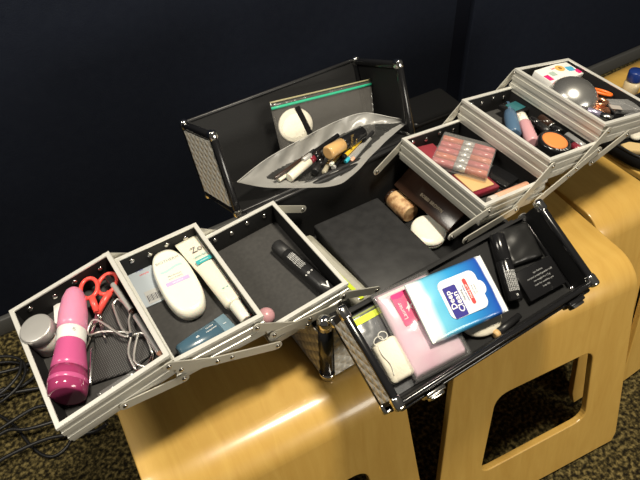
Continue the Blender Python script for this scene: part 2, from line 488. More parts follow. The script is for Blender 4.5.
# ------------------------------------------------------------------ the make-up case
case = thing('makeup_case', I4, 'open aluminium and black make-up case with six fanned-out trays standing on stools', 'make-up case')
BH = {'f': H, 'b': H, 'l': .108, 'r': .128}
b = B()
rbox(b, W, .006, H-.016, 0, T(0, -D/2+.003, 0)); rbox(b, W, .006, H, 0, T(0, D/2-.003, 0))
rbox(b, .006, D-.012, BH['l'], 0, T(-W/2+.003, 0, 0)); rbox(b, .006, D-.012, BH['r'], 0, T(W/2-.003, 0, 0))
rbox(b, W-.012, D-.012, .034, 0, I4)
body = obj('case_body', b, LINING, case); body['label'] = 'black lined box body'
b = B(); rbox(b, .0016, D-.03, BH['l']-.006, 0, T(-W/2-.0008, 0, .004)); obj('side_panel', b, DIMPLE, body)
b = B(); rbox(b, .0016, D-.03, BH['r']-.006, 0, T(W/2+.0008, 0, .004)); obj('side_panel', b, DIMPLE, body)
b = B(); rbox(b, W-.03, .0016, H-.024, 0, T(0, -D/2-.0008, .004)); obj('front_panel', b, DIMPLE, body)
b = B(); rbox(b, W-.03, .0016, H-.008, 0, T(0, D/2+.0008, .004)); obj('back_panel', b, DIMPLE, body)
for sx in (-1, 1):
    for sy in (-1, 1):
        x, y = sx*(W/2-.006), sy*(D/2-.006)
        hh = (BH['l']+.03 if sx < 0 else .085 if sy < 0 else BH['r'])
        b = B(); lathe(b, [(.012, .0105), (hh, .0105)], T(x, y, 0)); p = obj('corner_post', b, BLK, body)
        b = B(); lathe(b, [(0, .009), (.002, .0118), (.012, .0125), (.015, .0118), (.0152, .009)], T(x, y, 0)); obj('corner_cap', b, CHROME, p)
        b = B(); lathe(b, [(hh-.014, .009), (hh-.0138, .0115), (hh, .0115), (hh+.006, .008), (hh+.008, .003)], T(x, y, 0)); obj('corner_cap', b, CHROME, p)
b = B()
for sy in (-1, 1):
    rbox(b, W-.02, .010, .010, .003, T(0, sy*(D/2-.004), 0)); 
for sx in (-1, 1): rbox(b, .010, D-.02, .010, .003, T(sx*(W/2-.004), 0, 0))
obj('edge_strip', b, BLK, body)
b = B(); rbox(b, W-.03, .008, .007, .002, T(0, D/2-.004, H-.004))
o = obj('rim_strip', b, BLKS, body)

# rear lid: back panel, hinge-side wall and two end walls; its meeting edge is open
F = FR['RL']
b = B()
rbox(b, W, DL, .004, 0, T(0, DL/2, -TR_)); rbox(b, W, .004, TR_, 0, T(0, .002, -TR_))
for s in (-1, 1): rbox(b, .004, DL, TR_, 0, T(s*(W/2-.002), DL/2, -TR_))
lid = obj('rear_lid', b, LINING, case, F); lid['label'] = 'tall lid leaning back, black inside with a patterned aluminium end'
for s in (-1, 1):
    b = B(); rbox(b, .0016, DL-.026, TR_-.026, 0, T(s*(W/2+.0008), DL/2, -TR_+.013)); obj('end_panel', b, DIMPLE, lid)
    b = B()
    for z in (-.004, -TR_+.006): rbox(b, .012, DL, .013, .004, T(s*(W/2-.004), DL/2, z-.0065))
    for y in (.006, DL-.005): rbox(b, .012, .012, TR_-.012, .004, T(s*(W/2-.004), y, -TR_+.006))
    obj('edge_strip', b, BLK, lid)
    for y in (.004, DL-.004):
        for z in (-.006, -TR_+.006):
            b = B(); rbox(b, .0145, .018, .018, .006, T(s*(W/2-.004), y, z-.009), 3); obj('corner_cap', b, CHROME, lid)
b = B(); rbox(b, W-.02, .006, .006, .002, T(0, DL-.002, -TR_)); obj('edge_strip', b, BLKS, lid)
b = B(); rbox(b, W-.02, .007, .007, .002, T(0, .002, -.006)); obj('hinge_strip', b, BLKS, lid)

# front lid: shallow, folded down towards the viewer
F = FR['FL']
b = B()
rbox(b, W, DL, .004, 0, T(0, -DL/2, -TF))
rbox(b, W, .004, .014, 0, T(0, -.002, -TF)); rbox(b, W, .004, TF-.006, 0, T(0, -DL+.002, -TF))
for s in (-1, 1): rbox(b, .004, DL, TF, 0, T(s*(W/2-.002), -DL/2, -TF))
lid = obj('front_lid', b, LINING, case, F); lid['label'] = 'shallow lid folded down in front, black inside'
for s in (-1, 1):
    b = B(); rbox(b, .0016, DL-.02, TF-.020, 0, T(s*(W/2+.0008), -DL/2, -TF+.011)); obj('end_panel', b, DIMPLE, lid)
    b = B()
    for z in (-.004, -TF+.006): rbox(b, .011, DL-.006, .010, .0035, T(s*(W/2-.0035), -DL/2, z-.005))
    obj('edge_strip', b, BLK, lid)
    for y in (-.004, -DL+.003):
        b = B(); rbox(b, .014, .020, .015, .005, T(s*(W/2-.003), y, -.012), 3); obj('corner_cap', b, CHROME, lid)
        b = B(); rbox(b, .014, .016, .014, .005, T(s*(W/2-.003), y, -TF-.001), 3); obj('corner_cap', b, CHROME, lid)
b = B()
rbox(b, W-.012, .008, .010, .003, T(0, -DL, -.012)); rbox(b, W-.012, .007, .008, .003, T(0, -DL-.006, -.022))
rbox(b, W-.012, .010, .012, .003, T(0, -DL-.001, -TF-.001))
obj('front_rail', b, BLK, lid)
for x in (-.121, .139):
    b = B(); rbox(b, .030, .007, .022, .002, T(x, -DL-.010, -.030)); la = obj('latch', b, STEEL if x < 0 else BLK, lid)
    b = B(); rbox(b, .022, .005, .014, .002, T(x, -DL-.0155, -.024)); obj('latch_hook', b, CHROME if x < 0 else BLKS, la)

# trays
RIM = mat('lit_aluminium_rim', (.80, .79, .74), .32, .35)  # same aluminium as the tray walls, lightened where the rim catches light
PROF = [(0, -.042), (0, -.036), (.0013, -.0354), (.0013, -.0285), (0, -.028), (0, -.0215), (.0013, -.021), (.0013, -.0135), (0, -.013), (0, -.006),
        (.0004, -.0052), (.0004, -.0026), (-.003, -.0026), (-.003, -.042)]
RIMP = [(.0014, -.0048), (.0014, -.0005), (.0009, 0), (-.0044, 0), (-.0049, -.0005), (-.0049, -.0022), (.0004, -.0024), (.0004, -.0048)]
TRX = {'L2': (-.052, .0732), 'L3': (-.057, .0732), 'R1': (-.0732, .064), 'R2': (-.0732, .052)}
WORDS = {'L1': 'outermost left tray with the pink trimmer', 'L2': 'middle left tray with the white bottles', 'L3': 'inner left tray with one black tube',
         'R1': 'inner right tray with the lip palette', 'R2': 'middle right tray with the orange blusher', 'R3': 'outermost right tray with the silver dome'}
def rivet(parent, M, r=.0042, m=STEEL, name='rivet'):
    b = B(); lathe(b, [(0, r), (.0008, r), (.0016, r*.7), (.002, r*.2)], M, 12); return obj(name, b, m, parent)
for k, F in FR.items():
    if k in ('RL', 'FL', 'B'): continue
    xa, xb = TRX.get(k, (-TL/2, TL/2)); lx = xb-xa; S = T((xa+xb)/2)
    b = B(); rectloop(b, lx, TD, PROF, S); t = obj('tray', b, ALU, case, F); t['label'] = WORDS[k]
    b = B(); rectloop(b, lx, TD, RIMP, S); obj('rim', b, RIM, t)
    b = B(); rectloop(b, lx, TD, [(-.003, -.0025), (-.0048, -.0025), (-.0048, -.042), (-.003, -.042)], S); obj('lining', b, LINING, t)
    b = B(); rbox(b, lx-.006, TD-.006, .003, 0, S @ T(0, 0, -.042)); obj('tray_floor', b, LINER, t)
    for s in (1, -1):
        for i, x in enumerate((xa+.021, xa+lx*.38, xb-lx*.40, xb-.021)):
            rivet(t, T(x, s*(TD/2-.0048), -.016 if i % 2 else -.012) @ RX(s*pi/2))
# folding arms
def arm(ka, a, kb, bb, layer, sy, mid=None):
    """flat bar from tray ka at local (x,z) to tray kb at local (x,z); 'B' takes world x,z"""
    off = sy*(TD/2+.0035+.0028*layer)
    pa = FR[ka] @ V((a[0], off, a[1])) if ka != 'B' else V((a[0], off+TY, a[1]))
    pb = FR[kb] @ V((bb[0], off, bb[1])) if kb != 'B' else V((bb[0], off+TY, bb[1]))
    M, l = along(I4, pa, pb, V((0, sy*-1., 0)))
    b = B(); pts = []
    r = .0068
    for i in range(9): a_ = pi/2+pi*i/8; pts.append((r*cos(a_), r*sin(a_)))
    for i in range(9): a_ = -pi/2+pi*i/8; pts.append((l+r*cos(a_), r*sin(a_)))
    prism(b, pts, -.0009, .0009)
    o = obj('folding_arm', b, ALUB, case, M)
    for x in [0, l]+([l*mid] if mid else []):
        for s in ((-1, 1)):
            rivet(o, T(x, 0, s*.0009) @ (I4 if s > 0 else RX(pi)), .0033)
for sy in (-1, 1):
    arm('L1', (-.002, -.034), 'L2', (-.046, -.037), 0, sy)
    arm('L2', (-.046, -.012), 'L3', (-.050, -.036), 1, sy, .5)
    arm('L3', (-.050, -.012), 'L3', (.062, -.037), 0, sy, .5) if sy < 0 else None
    arm('R3', (.004, -.034), 'R2', (.046, -.037), 0, sy)
    arm('R3', (-.066, -.012), 'R2', (.0, -.034), 1, sy)
    arm('R2', (.046, -.012), 'R1', (.050, -.036), 1, sy, .5)
    arm('R2', (-.066, -.012), 'R1', (.0, -.034), 0, sy)
    arm('L1', (.066, -.012), 'L2', (.0, -.034), 1, sy)
    arm('L2', (.062, -.014), 'L3', (.0, -.034), 0, sy)
arm('L3', (.062, -.014), 'B', (-.076, .124), 1, -1)
arm('L3', (.062, -.014), 'B', (-.070, .122), 0, 1)
arm('R1', (-.064, -.012), 'B', (.066, .151), 0, -1)
arm('R1', (.0, -.034), 'B', (.096, .128), 1, -1)
arm('R1', (-.064, -.012), 'B', (.083, .130), 0, 1)

# ------------------------------------------------------------------ helpers for small things
def loc(k, x, y, z=HF, rz=0.): return FR[k] @ T(x, y, z) @ RZ(rz)
def rod(k, name, a, b_, segs, label, cat, group=None, up=V((0, 0, 1)), sy=1., n=20):
    """a thing turned about its own axis; segs: (part name, profile, material[, label])"""
    M, l = along(FR[k], a, b_, up)
    if len(segs) == 1:
        bm = mk(lathe, [(h*l, r) for h, r in segs[0][1]], I4, n, sy, 'X')
        return tag(obj(name, bm, segs[0][2], None, M), label, cat, group), l
    root = thing(name, M, label, cat, group)
    for s in segs:
        o = obj(s[0], mk(lathe, [(h*l, r) for h, r in s[1]], I4, n, sy, 'X'), s[2], root)
        if len(s) > 3: o['label'] = s[3]
    return root, l
def pen(k, name, a, b_, r, cols, label, cat, group=None, tip=None):
    """pencil-like: cols [(to fraction, material, part name)], tip (fraction, material)"""
    segs = []; f0 = 0.
    for f1, m, nm in cols:
        segs.append((nm, [(f0, r*.85 if f0 == 0 else r), (f0+.01, r), (f1-.001, r)] + ([(f1, r)]), m)); f0 = f1
    if tip: segs.append(('tip', [(f0, r), (f0+(1-f0)*.75, r*.45), (1, r*.15)], tip))
    return rod(k, name, a, b_, segs, label, cat, group, n=14)

# ------------------------------------------------------------------ outermost left tray
# jar
t = thing('cream_jar', loc('L1', -.0510, .0462), 'small milky jar with a silver lid beside the pink trimmer', 'jar')
obj('jar_body', mk(lathe, [(0, .018), (.002, .0205), (.026, .0205), (.028, .019)], I4, 32), FROSTW, t)
obj('lid', mk(lathe, [(.0275, .0205), (.0285, .0215), (.042, .0215), (.0435, .0205), (.0438, .019), (.0434, .003)], I4, 36), SILVERP, t)['label'] = 'silver screw lid'
# pink trimmer
M, l = along(FR['L1'], (-.0520, -.064, -.0105), (.0115, .0830, -.0100))
t = thing('pink_trimmer', M, 'long pink hand-held trimmer with a white label band', 'trimmer')
prof = lambda pts, sy=.82: mk(lathe, [(x*l, r) for x, r in pts], I4, 32, sy, 'X')
obj('cap', prof([(0, .021), (.004, .0255), (.05, .0272), (.15, .0270), (.20, .0262), (.201, .022)]), TRANSM, t)['label'] = 'clear magenta head cap'
obj('cap_ring', prof([(.085, .0270), (.09, .0277), (.12, .0277), (.125, .0270)]), HOT, t)
obj('grip', prof([(.195, .0250), (.25, .0252), (.33, .0232), (.45, .0207), (.46, .0205)]), HOT, t)['label'] = 'deep magenta grip'
obj('label_band', prof([(.455, .0206), (.46, .0212), (.565, .0214), (.57, .0208)]), PAPER, t)['label'] = 'white label band'
obj('handle', prof([(.565, .0209), (.62, .0218), (.74, .0215), (.88, .0182), (.95, .0140), (.985, .0090), (1, .002)]), PINK, t)
text(t, 'super soft', .007, T(.515*l, 0, .0177) @ RZ(-pi/2), GREYT)
obj('metal_clip', mk(rbox, .05, .003, .004, .001, T(.035, -.0275, -.004)), SILVER, t)
# scissors
def ringpts(cx, cy, rx, ry, a, z=0, n=20): return [(cx+rx*cos(q)*cos(a)-ry*sin(q)*sin(a), cy+rx*cos(q)*sin(a)+ry*sin(q)*cos(a), z) for q in [2*pi*i/n for i in range(n)]]
t = thing('scissors', loc('L1', 0, 0, HF), 'scissors with coral red handles beside the pink trimmer', 'scissors')
for (cx, cy, ax, s) in ((.0268, .0760, .35, 1), (.0500, .0690, -.30, -1)):
    b = B(); z = .021+s*.002
    tube(b, ringpts(cx, cy, .0135 if s < 0 else .0120, .0172, -.25 if s > 0 else -.70, z), .0030, 8, closed=True)
    e = (.0205, .0370, z-.006)
    tube(b, [(cx-.002, cy-.0155, z), ((cx+e[0])/2-.001, (cy+e[1])/2-.006, z-.003), e], [.0045, .0048, .0040], 8, k=0)
    obj('handle', b, CORAL, t)['label'] = 'coral red finger loop'
for (ex, ey, s) in ((-.0125, -.004, 1), (.012, -.012, -1)):
    a = V((.0215+.001*s, .040)); e = V((ex, ey)); d = (e-a).normalized(); nn = V((-d.y, d.x))*.0038
    b = B(); prism(b, [tuple(a+nn), tuple(a-nn), tuple(e-nn*.1), tuple(e+nn*.1)], .0105+s*.0012, .0118+s*.0012); obj('blade', b, STEEL, t)
b = B(); lathe(b, [(.009, .0025), (.0145, .0025), (.015, .001)], T(.0195, .034), 12); obj('pivot_screw', b, CHROME, t)
# eyelash curler
STEELW = mat('bright_wire', (.72, .70, .66), .3, .8)
t = thing('eyelash_curler', loc('L1', 0, 0, HF), 'wire-framed steel eyelash curler lying across the black net', 'eyelash curler')
zc = .016
b = B(); tube(b, [(.0440, -.0285, zc), (.0385, -.0090, zc), (.0420, .0285, zc), (.0445, .0350, zc), (.0530, .0360, zc), (.0570, .0080, zc), (.0500, -.0060, zc), (.0440, -.0285, zc)], .0016, 8, k=4); obj('finger_loop', b, STEELW, t)
b = B(); tube(b, [(.0440, -.0285, zc+.002), (.0345, -.0210, zc+.002), (.0165, .0240, zc+.002), (.004, .0240, zc), (-.0015, .0128, zc-.002), (.016, .0035, zc), (.0400, -.0180, zc), (.0470, -.0260, zc+.002)], .0016, 8, k=4); obj('finger_loop', b, STEELW, t)
b = B()
tube(b, [(.0440, -.0285, zc), (.0590, -.0371, zc), (.0555, -.0715, zc-.002)], .0017, 8, k=4); tube(b, [(.0440, -.0285, zc), (.0310, -.0500, zc), (.0290, -.0770, zc-.002)], .0017, 8, k=4)
tube(b, [(.0535, -.0300, zc), (.0330, -.0640, zc), (.0440, -.0840, zc-.002)], .0017, 8, k=4)
obj('frame', b, STEELW, t)
b = B(); tube(b, [(.0290, -.0770, zc-.002), (.0340, -.0850, zc+.003), (.0450, -.0865, zc+.004), (.0555, -.0715, zc-.002)], .0028, 8, k=5); obj('lash_clamp', b, STEEL, t)
b = B(); lathe(b, [(zc-.003, .003), (zc+.004, .003)], T(.0445, -.0285), 12); obj('hinge', b, STEEL, t)
# net pouch
b = B(); prism(b, [(.008, .042), (.052, .064), (.064, .040), (.064, -.060), (.022, -.066), (-.026, -.050), (-.004, -.005)], HF+.0005, HF+.006, I4, .004)
tag(obj('net_pouch', b, NET, None, FR['L1']), 'flat black net pouch under the eyelash curler', 'pouch')
b = B(); pillow(b, .060, .028, .010, T(.004, -.0815, HF+.0005) @ RZ(-.02), 14, seed=3, rough=.003)
tag(obj('plastic_wrapper', b, CLEARW, None, FR['L1']), 'crumpled clear plastic wrapper at the front wall of the trimmer tray', 'wrapper')
b = B(); rbox(b, .018, .030, .002, .0005, T(-.0235, .082, HF+.0045) @ RZ(-.35) @ RX(.16))
tag(obj('paper_tag', b, PAPER, None, FR['L1']), 'little white paper tag behind the pink trimmer', 'tag')
pen('L1', 'eyeliner_pencil', (.0545, .0800, -.0200), (.0605, -.0010, -.0200), .0042, [(.22, BLKS, 'cap'), (.93, SILVERP, 'barrel')],
    'grey eyeliner pencil with a dark cap by the scissor handle', 'pencil', 'pencils along the tray wall', tip=BROWN)
pen('L1', 'eyeliner_pencil', (.0612, -.0050, -.0205), (.0640, -.0840, -.0220), .0040, [(.10, SILVERP, 'cap'), (.90, SILVERP, 'barrel')],
    'silver eyeliner pencil with a bare wooden tip by the eyelash curler', 'pencil', 'pencils along the tray wall', tip=PEACH)

# ------------------------------------------------------------------ middle left tray
a0 = math.atan2(-.1356, -.0072)
M, l = along(FR['L2'], (.0130, .0985, HF), (.0060, -.0325, HF))
t = thing('lotion_bottle', M, 'flat oval white lotion bottle with mint and lilac stripes', 'bottle')
def egg(L, w0, w1, n=44, pw=2.6):
    o = []
    for i in range(n):
        a = 2*pi*i/n; c, s = cos(a), sin(a)
        x = L/2+L/2*(abs(c)**(2/pw))*(1 if c > 0 else -1); y = (abs(s)**(2/pw))*(1 if s > 0 else -1)
        o.append((x, y*(w0+(w1-w0)*x/L)))
    return o
LB = l
b = B(); prism(b, egg(LB, .0258, .0272), .0, .023, I4, .0085); obj('bottle_body', b, WHITE, t)
TX = lambda x, y, z: T(x, y, z) @ RZ(-pi/2) @ RZ(pi)     # text across the bottle, top of letters towards its cap
UP = RZ(pi/2)
def across(x, y, z): return T(x, y, z) @ RZ(pi/2)
text(t, 'BIOTHERM', .0072, across(.027, 0, .0232), GREYT)
b = B(); pts = [(x, .0022*sin(x*150)+.0030) for x in [(-.0165+.0033*i) for i in range(11)]]
prism(b, pts+[(x, y-.0042) for x, y in pts[::-1]], .0231, .0234, across(.045, 0, 0)); obj('mint_wave', b, MINT, t)
text(t, 'déodorant', .0048, across(.057, 0, .0232), GREYT); text(t, 'SOIN PURETÉ', .0034, across(.0625, 0, .0232), GREYT)
b = B(); rbox(b, .034, .0070, .0003, 0, across(.0705, 0, .0231)); obj('lilac_band', b, LILAC, t)
text(t, 'sensitive', .0045, across(.0705, 0, .0235), WHITET)
# white tube
M, l = along(FR['L2'], (.0535, .0960, HF+.0200), (.0600, -.0790, HF+.0125))
t = thing('cream_tube', M, 'long white cream tube with a teal bar and white cap', 'tube')
def squeezed(bm, prof, n=28):        # (x, half width, half thickness)
    rs = []
    for x, w, h in prof: rs.append([bm.verts.new((x, w*cos(2*pi*i/n), h*sin(2*pi*i/n))) for i in range(n)])
    for a, c in zip(rs, rs[1:]):
        for i in range(n):
            f = bm.faces.new((a[i], a[(i+1) % n], c[(i+1) % n], c[i])); f.smooth = True
    bm.faces.new(rs[0][::-1]); bm.faces.new(rs[-1])
b = B(); squeezed(b, [(0, .0200, .0012), (.004*1, .0200, .0014), (.03*l/.17, .0185, .005), (.4*l, .0155, .0090), (.7*l, .0145, .0108), (.80*l, .0140, .0112), (.815*l, .0125, .0105), (.82*l, .009, .009)])
obj('tube_body', b, CREAM, t)
obj('cap', mk(lathe, [(.82*l, .0092), (.825*l, .0098), (.985*l, .0088), (1*l, .0078)], I4, 24, 1, 'X'), WHITE, t)
text(t, 'Zo', .0150, across(.030, .001, .0070) @ RX(-.0), DARKT, bold=-.0001)
text(t, 'CRÈME PEAU', .0040, across(.045, 0, .0082), TEALP)
b = B(); rbox(b, .024, .0075, .0006, 0, across(.056, 0, .0088)); obj('teal_bar', b, TEALP, t)
text(t, 'sensitive', .0038, across(.056, 0, .0095), WHITET)
text(t, '40 ml', .0042, across(.118, 0, .0110), TEALP)
# blue tube
M, l = along(FR['L2'], (-.0380, -.0790, HF+.0170), (.0400, -.0680, HF+.0150))
t = thing('blue_tube', M, 'small slate blue cosmetic tube lying by the front rim', 'tube')
b = B(); squeezed(b, [(0, .0085, .0085), (.004, .0120, .0100), (.03, .0140, .0098), (.06, .0145, .0075), (.80*l, .0150, .0040)]); obj('tube_body', b, SLATE, t)
b = B(); squeezed(b, [(.80*l, .0152, .0038), (.82*l, .0155, .0020), (l, .0158, .0014)]); obj('crimp', b, SLATEL, t)
text(t, 'B', .006, across(.030, 0, .0097), WHITET); text(t, 'homme', .0036, T(.05, .004, .0086), WHITET); text(t, 'aquapower', .0036, T(.05, -.001, .0088), WHITET)
text(t, 'I', .007, T(.90*l, 0, .0022) @ RZ(pi/2), WHITET)
# sachet with barcode
t = thing('sample_sachet', loc('L2', -.0275, .0690, HF, -.05), 'pale blue sample card with a barcode beside the oval bottle', 'card')
obj('card', mk(rbox, .038, .085, .0025, .0008), mat('pale_blue_card', (.42, .47, .52), .35), t)
obj('barcode_label', mk(rbox, .024, .024, .0004, 0, T(.004, -.028, .0025)), mat('grey_label', (.45, .45, .44), .5), t)
for i in range(11):
    obj('bar', mk(rbox, .0006+.0006*(i % 3 == 0), .012, .0002, 0, T(-.006+.002*i, -.030, .0029)), DARKT, t)
text(t, 'free', .007, T(.0, .028, .0027), NAVYP); text(t, 'sample', .005, T(.004, .018, .0027), REDP)

# ------------------------------------------------------------------ inner left tray
rodt, l = rod('L3', 'black_tube', (.0395, .0425, HF+.0115), (.0545, -.0885, HF+.0115), [('cap', [(0, .009), (.01, .0105), (.20, .0108), (.205, .0095)], BLKM),
    ('tube_body', [(.205, .0105), (.22, .0112), (.8, .0112), (1, .0105)], BLKS)], 'black tube with white lettering lying in the inner left tray', 'tube')
for i in range(5): text(rodt, 'maquillage fluide longue tenue 30 ml', .0026, T(.31*l, 0, 0) @ RX(.55-.22*i) @ T(.012, 0, .01135), WHITET, wide=.85)
text(rodt, 'e ® o', .006, T(.64*l, 0, 0) @ RX(.25) @ T(0, 0, .0114) @ RZ(pi/2), WHITET)
b = B(); prism(b, [(-.006, -.006), (.0, .006), (.006, -.006), (.0035, -.006), (0, .001), (-.0035, -.006)], .0113, .0116, T(.91*l, 0, 0) @ RX(-.1) @ RZ(-pi/2)); obj('emblem', b, WHITET, rodt)
b = B(); lathe(b, [(-.0115*cos(q)+.0115, max(.0005, .0125*sin(q))) for q in [pi*i/14 for i in range(15)]], T(-.040, -.062, HF), 24)
tag(obj('powder_puff', b, BABY, None, FR['L3']), 'small round pink puff peeping out beneath the middle left tray', 'puff')

# ------------------------------------------------------------------ inside the case body
t = thing('black_box', T(-.0045, -.0120, .034) @ RZ(-.035), 'large flat-topped black box filling the case body', 'box')
obj('box_base', mk(rbox, .126, .180, .048, .003), BLKM, t); obj('box_lid', mk(rbox, .130, .184, .021, .003, T(0, 0, .0475)), BLKM, t)
# zip bag beside the box
MB = T(-.0895, -.010, .034) @ RZ(.045)
t = thing('zip_bag', MB, 'clear zip bag with a yellow-green strip between box and inner left tray', 'bag')
b = B(); rbox(b, .032, .166, .066, .008, I4, 3); obj('bag_film', b, film('bag_film_pale', (.62, .60, .50), .45, .1, .1, bump=(30, .8, .006)), t)
b = B(); rbox(b, .0065, .150, .0012, 0, T(-.0045, -.006, .0662)); obj('zip_strip', b, LIME, t)['label'] = 'yellow-green zip strip'
b = B(); pillow(b, .024, .150, .014, T(.002, 0, .049), 12, seed=4, rough=.003); obj('tissue', b, PAPER, t)
# powder jar lying down
rod('B', 'powder_jar', (.1215, .1085, .0530), (.1185, .0500, .0530), [('cap', [(0, .0165), (.02, .0182), (.10, .0186), (.11, .0178)], BROWN), ('jar_body', [(.11, .0172), (.15, .0178), (.95, .0178), (1, .0160)], POWDER)],
    'beige speckled powder shaker lying on its side in the case body', 'powder jar')
t = thing('powder_compact', T(.1170, .0000, .0390) @ RX(.20) @ RY(-.05) @ Matrix.Scale(1.12, 4), 'round white powder compact beside the black box', 'compact')
obj('compact_base', mk(lathe, [(.003, .026), (.004, .0275), (.012, .0285), (.0125, .027)], I4, 36), WHITE, t)
obj('lid', mk(lathe, [(.0125, .0275), (.014, .0288), (.017, .0285), (.0195, .026), (.0205, .018), (.0208, .002)], I4, 36), WHITE, t)
t = thing('brown_palette', T(.1510, .034, .0800) @ RY(-.62), 'dark brown make-up palette with small lettering leaning under the inner right tray', 'palette')
obj('palette_base', mk(rbox, .046, .150, .008, .002), BROWN, t); obj('palette_lid', mk(rbox, .046, .150, .007, .002, T(0, 0, .0083)), BROWN, t)
text(t, 'BOBBI BROWN', .0085, T(-.004, -.012, .0155) @ RZ(-pi/2), mat('pale_gold_print', (.62, .52, .36), .4))

# ------------------------------------------------------------------ rear lid: small zip bag, frosted bag
FRL = FR['RL']
def quadsheet(bm, A, Bq, C, Dq, nu, nv, th, M=I4, bulge=0., edge=.0):
    """two bulging films between corners A(bl) B(br) C(tr) D(tl)"""
    A, Bq, C, Dq = map(V, (A, Bq, C, Dq)); nrm = (Bq-A).cross(Dq-A).normalized(); g = {}
    for s in (1, -1):
        for i in range(nu+1):
            for j in range(nv+1):
                u, v = i/nu, j/nv
                p = A*(1-u)*(1-v)+Bq*u*(1-v)+C*u*v+Dq*(1-u)*v
                k = (4*u*(1-u))**.5*max(0, min(1, (1-v)/.85))**.5
                g[s, i, j] = bm.verts.new(M @ (p+nrm*(s*(th/2+bulge*k))))
        for i in range(nu):
            for j in range(nv):
                q = [g[s, i, j], g[s, i+1, j], g[s, i+1, j+1], g[s, i, j+1]]
                f = bm.faces.new(q if s > 0 else q[::-1]); f.smooth = True
    for i in range(nu):
        for j in (0, nv): bm.faces.new((g[1, i, j], g[1, i+1, j], g[-1, i+1, j], g[-1, i, j]))
    for j in range(nv):
        for i in (0, nu): bm.faces.new((g[1, i, j], g[1, i, j+1], g[-1, i, j+1], g[-1, i, j]))
t = thing('zip_bag', FRL, 'clear flat zip bag with a green strip leaning inside the rear lid', 'bag')
zA, zB, zC, zD = (-.048, .007, -.078), (.145, .007, -.072), (.1770, .1005, -.102), (-.0317, .1262, -.102)
b = B(); quadsheet(b, zA, zB, zC, zD, 20, 14, .0006, bulge=.005); obj('bag_film', b, ZIPF, t)
lp = lambda a, c, u: V(a)*(1-u)+V(c)*u
def strip(u0, u1, off): return [lp(zA, zD, u0)+off, lp(zB, zC, u0)+off, lp(zB, zC, u1)+off, lp(zA, zD, u1)+off]
off = V((0, .0006, .0022))
b = B(); quadsheet(b, *strip(.885, .925, off), 12, 1, .0008); obj('zip_strip', b, GREENZ, t)['label'] = 'green zip strip'
b = B(); quadsheet(b, *strip(.975, 1., off), 12, 1, .0006); obj('top_edge', b, mat('yellowed_edge', (.35, .32, .18), .4), t)
t = thing('cotton_puff', FRL @ T(.0010, .0720, -.092) @ RX(-.25) , 'round white cotton puff with a black ribbon inside the green-striped zip bag', 'puff')
b = B(); lathe(b, [(-.004, .006), (-.0035, .020), (-.001, .028), (.0005, .030), (.002, .028), (.004, .020), (.005, .006)], T(0, .002, 0) @ Matrix.Diagonal((1.12, 1.0, 1, 1)), 32); obj('puff', b, COTTON, t)
b = B(); rbox(b, .010, .060, .0008, 0, T(.0160, .0015, .0045) @ RZ(.12)); obj('ribbon', b, BLKC, t)['label'] = 'black ribbon'

back = [(-.1566, .0452, -.02), (-.0928, .0544, -.04), (-.0153, .0585, -.055), (.0639, .0613, -.065), (.1207, .0587, -.06), (.1590, .0408, -.035), (.1895, .0244, -.02)]
frnt = [(-.1566, .0450, -.0195), (-.1259, .0282, 0.0), (-.0826, .0120, .015), (-.0127, -.0123, .02), (.0265, -.0099, .02), (.0862, .0089, .01), (.1433, .0205, -.005), (.1895, .0242, -.0195)]
def resample(pts, n):
    p = smoothpath(pts, 10); ls = [0]
    for a, c in zip(p, p[1:]): ls.append(ls[-1]+(c-a).length)
    out = []
    for i in range(n+1):
        s = ls[-1]*i/n; j = 0
        while j < len(p)-2 and ls[j+1] < s: j += 1
        u = (s-ls[j])/max(1e-9, ls[j+1]-ls[j]); out.append(p[j].lerp(p[j+1], min(1, u)))
    return out
nb = 110; NR = 44; bk = resample(back, nb); fr_ = resample(frnt, nb)
t = thing('frosted_bag', FRL, 'open frosted plastic bag of pencils and tubes lying in the rear lid', 'bag')
b = B(); g = []
for i in range(nb+1):
    a, c = bk[i], fr_[i]; u = i/nb; s = sin(pi*u)**.7
    m = (a+c)/2+V((0, -.006, -.026))*s; m.y = max(m.y, .0035) if m.z < .001 else m.y
    col = []
    for j in range(NR+1):
        v = j/NR
        p = (1-v)**2*a+2*v*(1-v)*(2*m-(a+c)/2)+v*v*c
        if p.z < .004: p.y = max(p.y, .0025)
        w = .0016*sin(i*.43+j*.25)*s
        col.append(b.verts.new(p+V((0, w*.4, w))))
    g.append(col)
b2 = B()
for i in range(nb):
    for j in range(NR):
        q = [g[i][j], g[i+1][j], g[i+1][j+1], g[i][j+1]]
        inner = ((i/nb-.56)/.40)**2+((j/NR-.60)/.29)**2 < 1
        if inner: q = [b2.verts.new(v.co) for v in q]
        f = (b2 if inner else b).faces.new(q); f.smooth = True
bmesh.ops.remove_doubles(b2, verts=b2.verts[:], dist=1e-5)
obj('bag_film', b, FROST, t); obj('inner_film', b2, film('inner_film_plastic', (.4, .4, .38), .93, .25, .03), t)
b = B(); tube(b, bk, .0006, 6); obj('zip_lip', b, film('frosted_lip', (.70, .69, .66), .4, .25, .05), t)
b = B(); rbox(b, .012, .007, .007, .0015, T(.1850, .0250, -.022) @ RZ(.3)); obj('zip_slider', b, WHITE, t)['label'] = 'white zip slider'
G = 'make-up sticks in the frosted bag'
def frod(name, a, b_, segs, label, cat): return rod('RL', name, a, b_, segs, label, cat, G)
r_ = .0078
q, l = frod('concealer_tube', (-.0760, .0235, -.002), (-.0020, .0355, -.024), [('tube_body', [(0, r_*.9), (.02, r_), (.66, r_), (.665, r_*.9)], CREAM), ('collar', [(.665, r_*1.02), (.80, r_*1.02)], MAROON), ('cap', [(.80, r_), (.99, r_), (1, r_*.8)], BLK)],
     'cream concealer tube with a maroon collar in the frosted bag', 'tube')
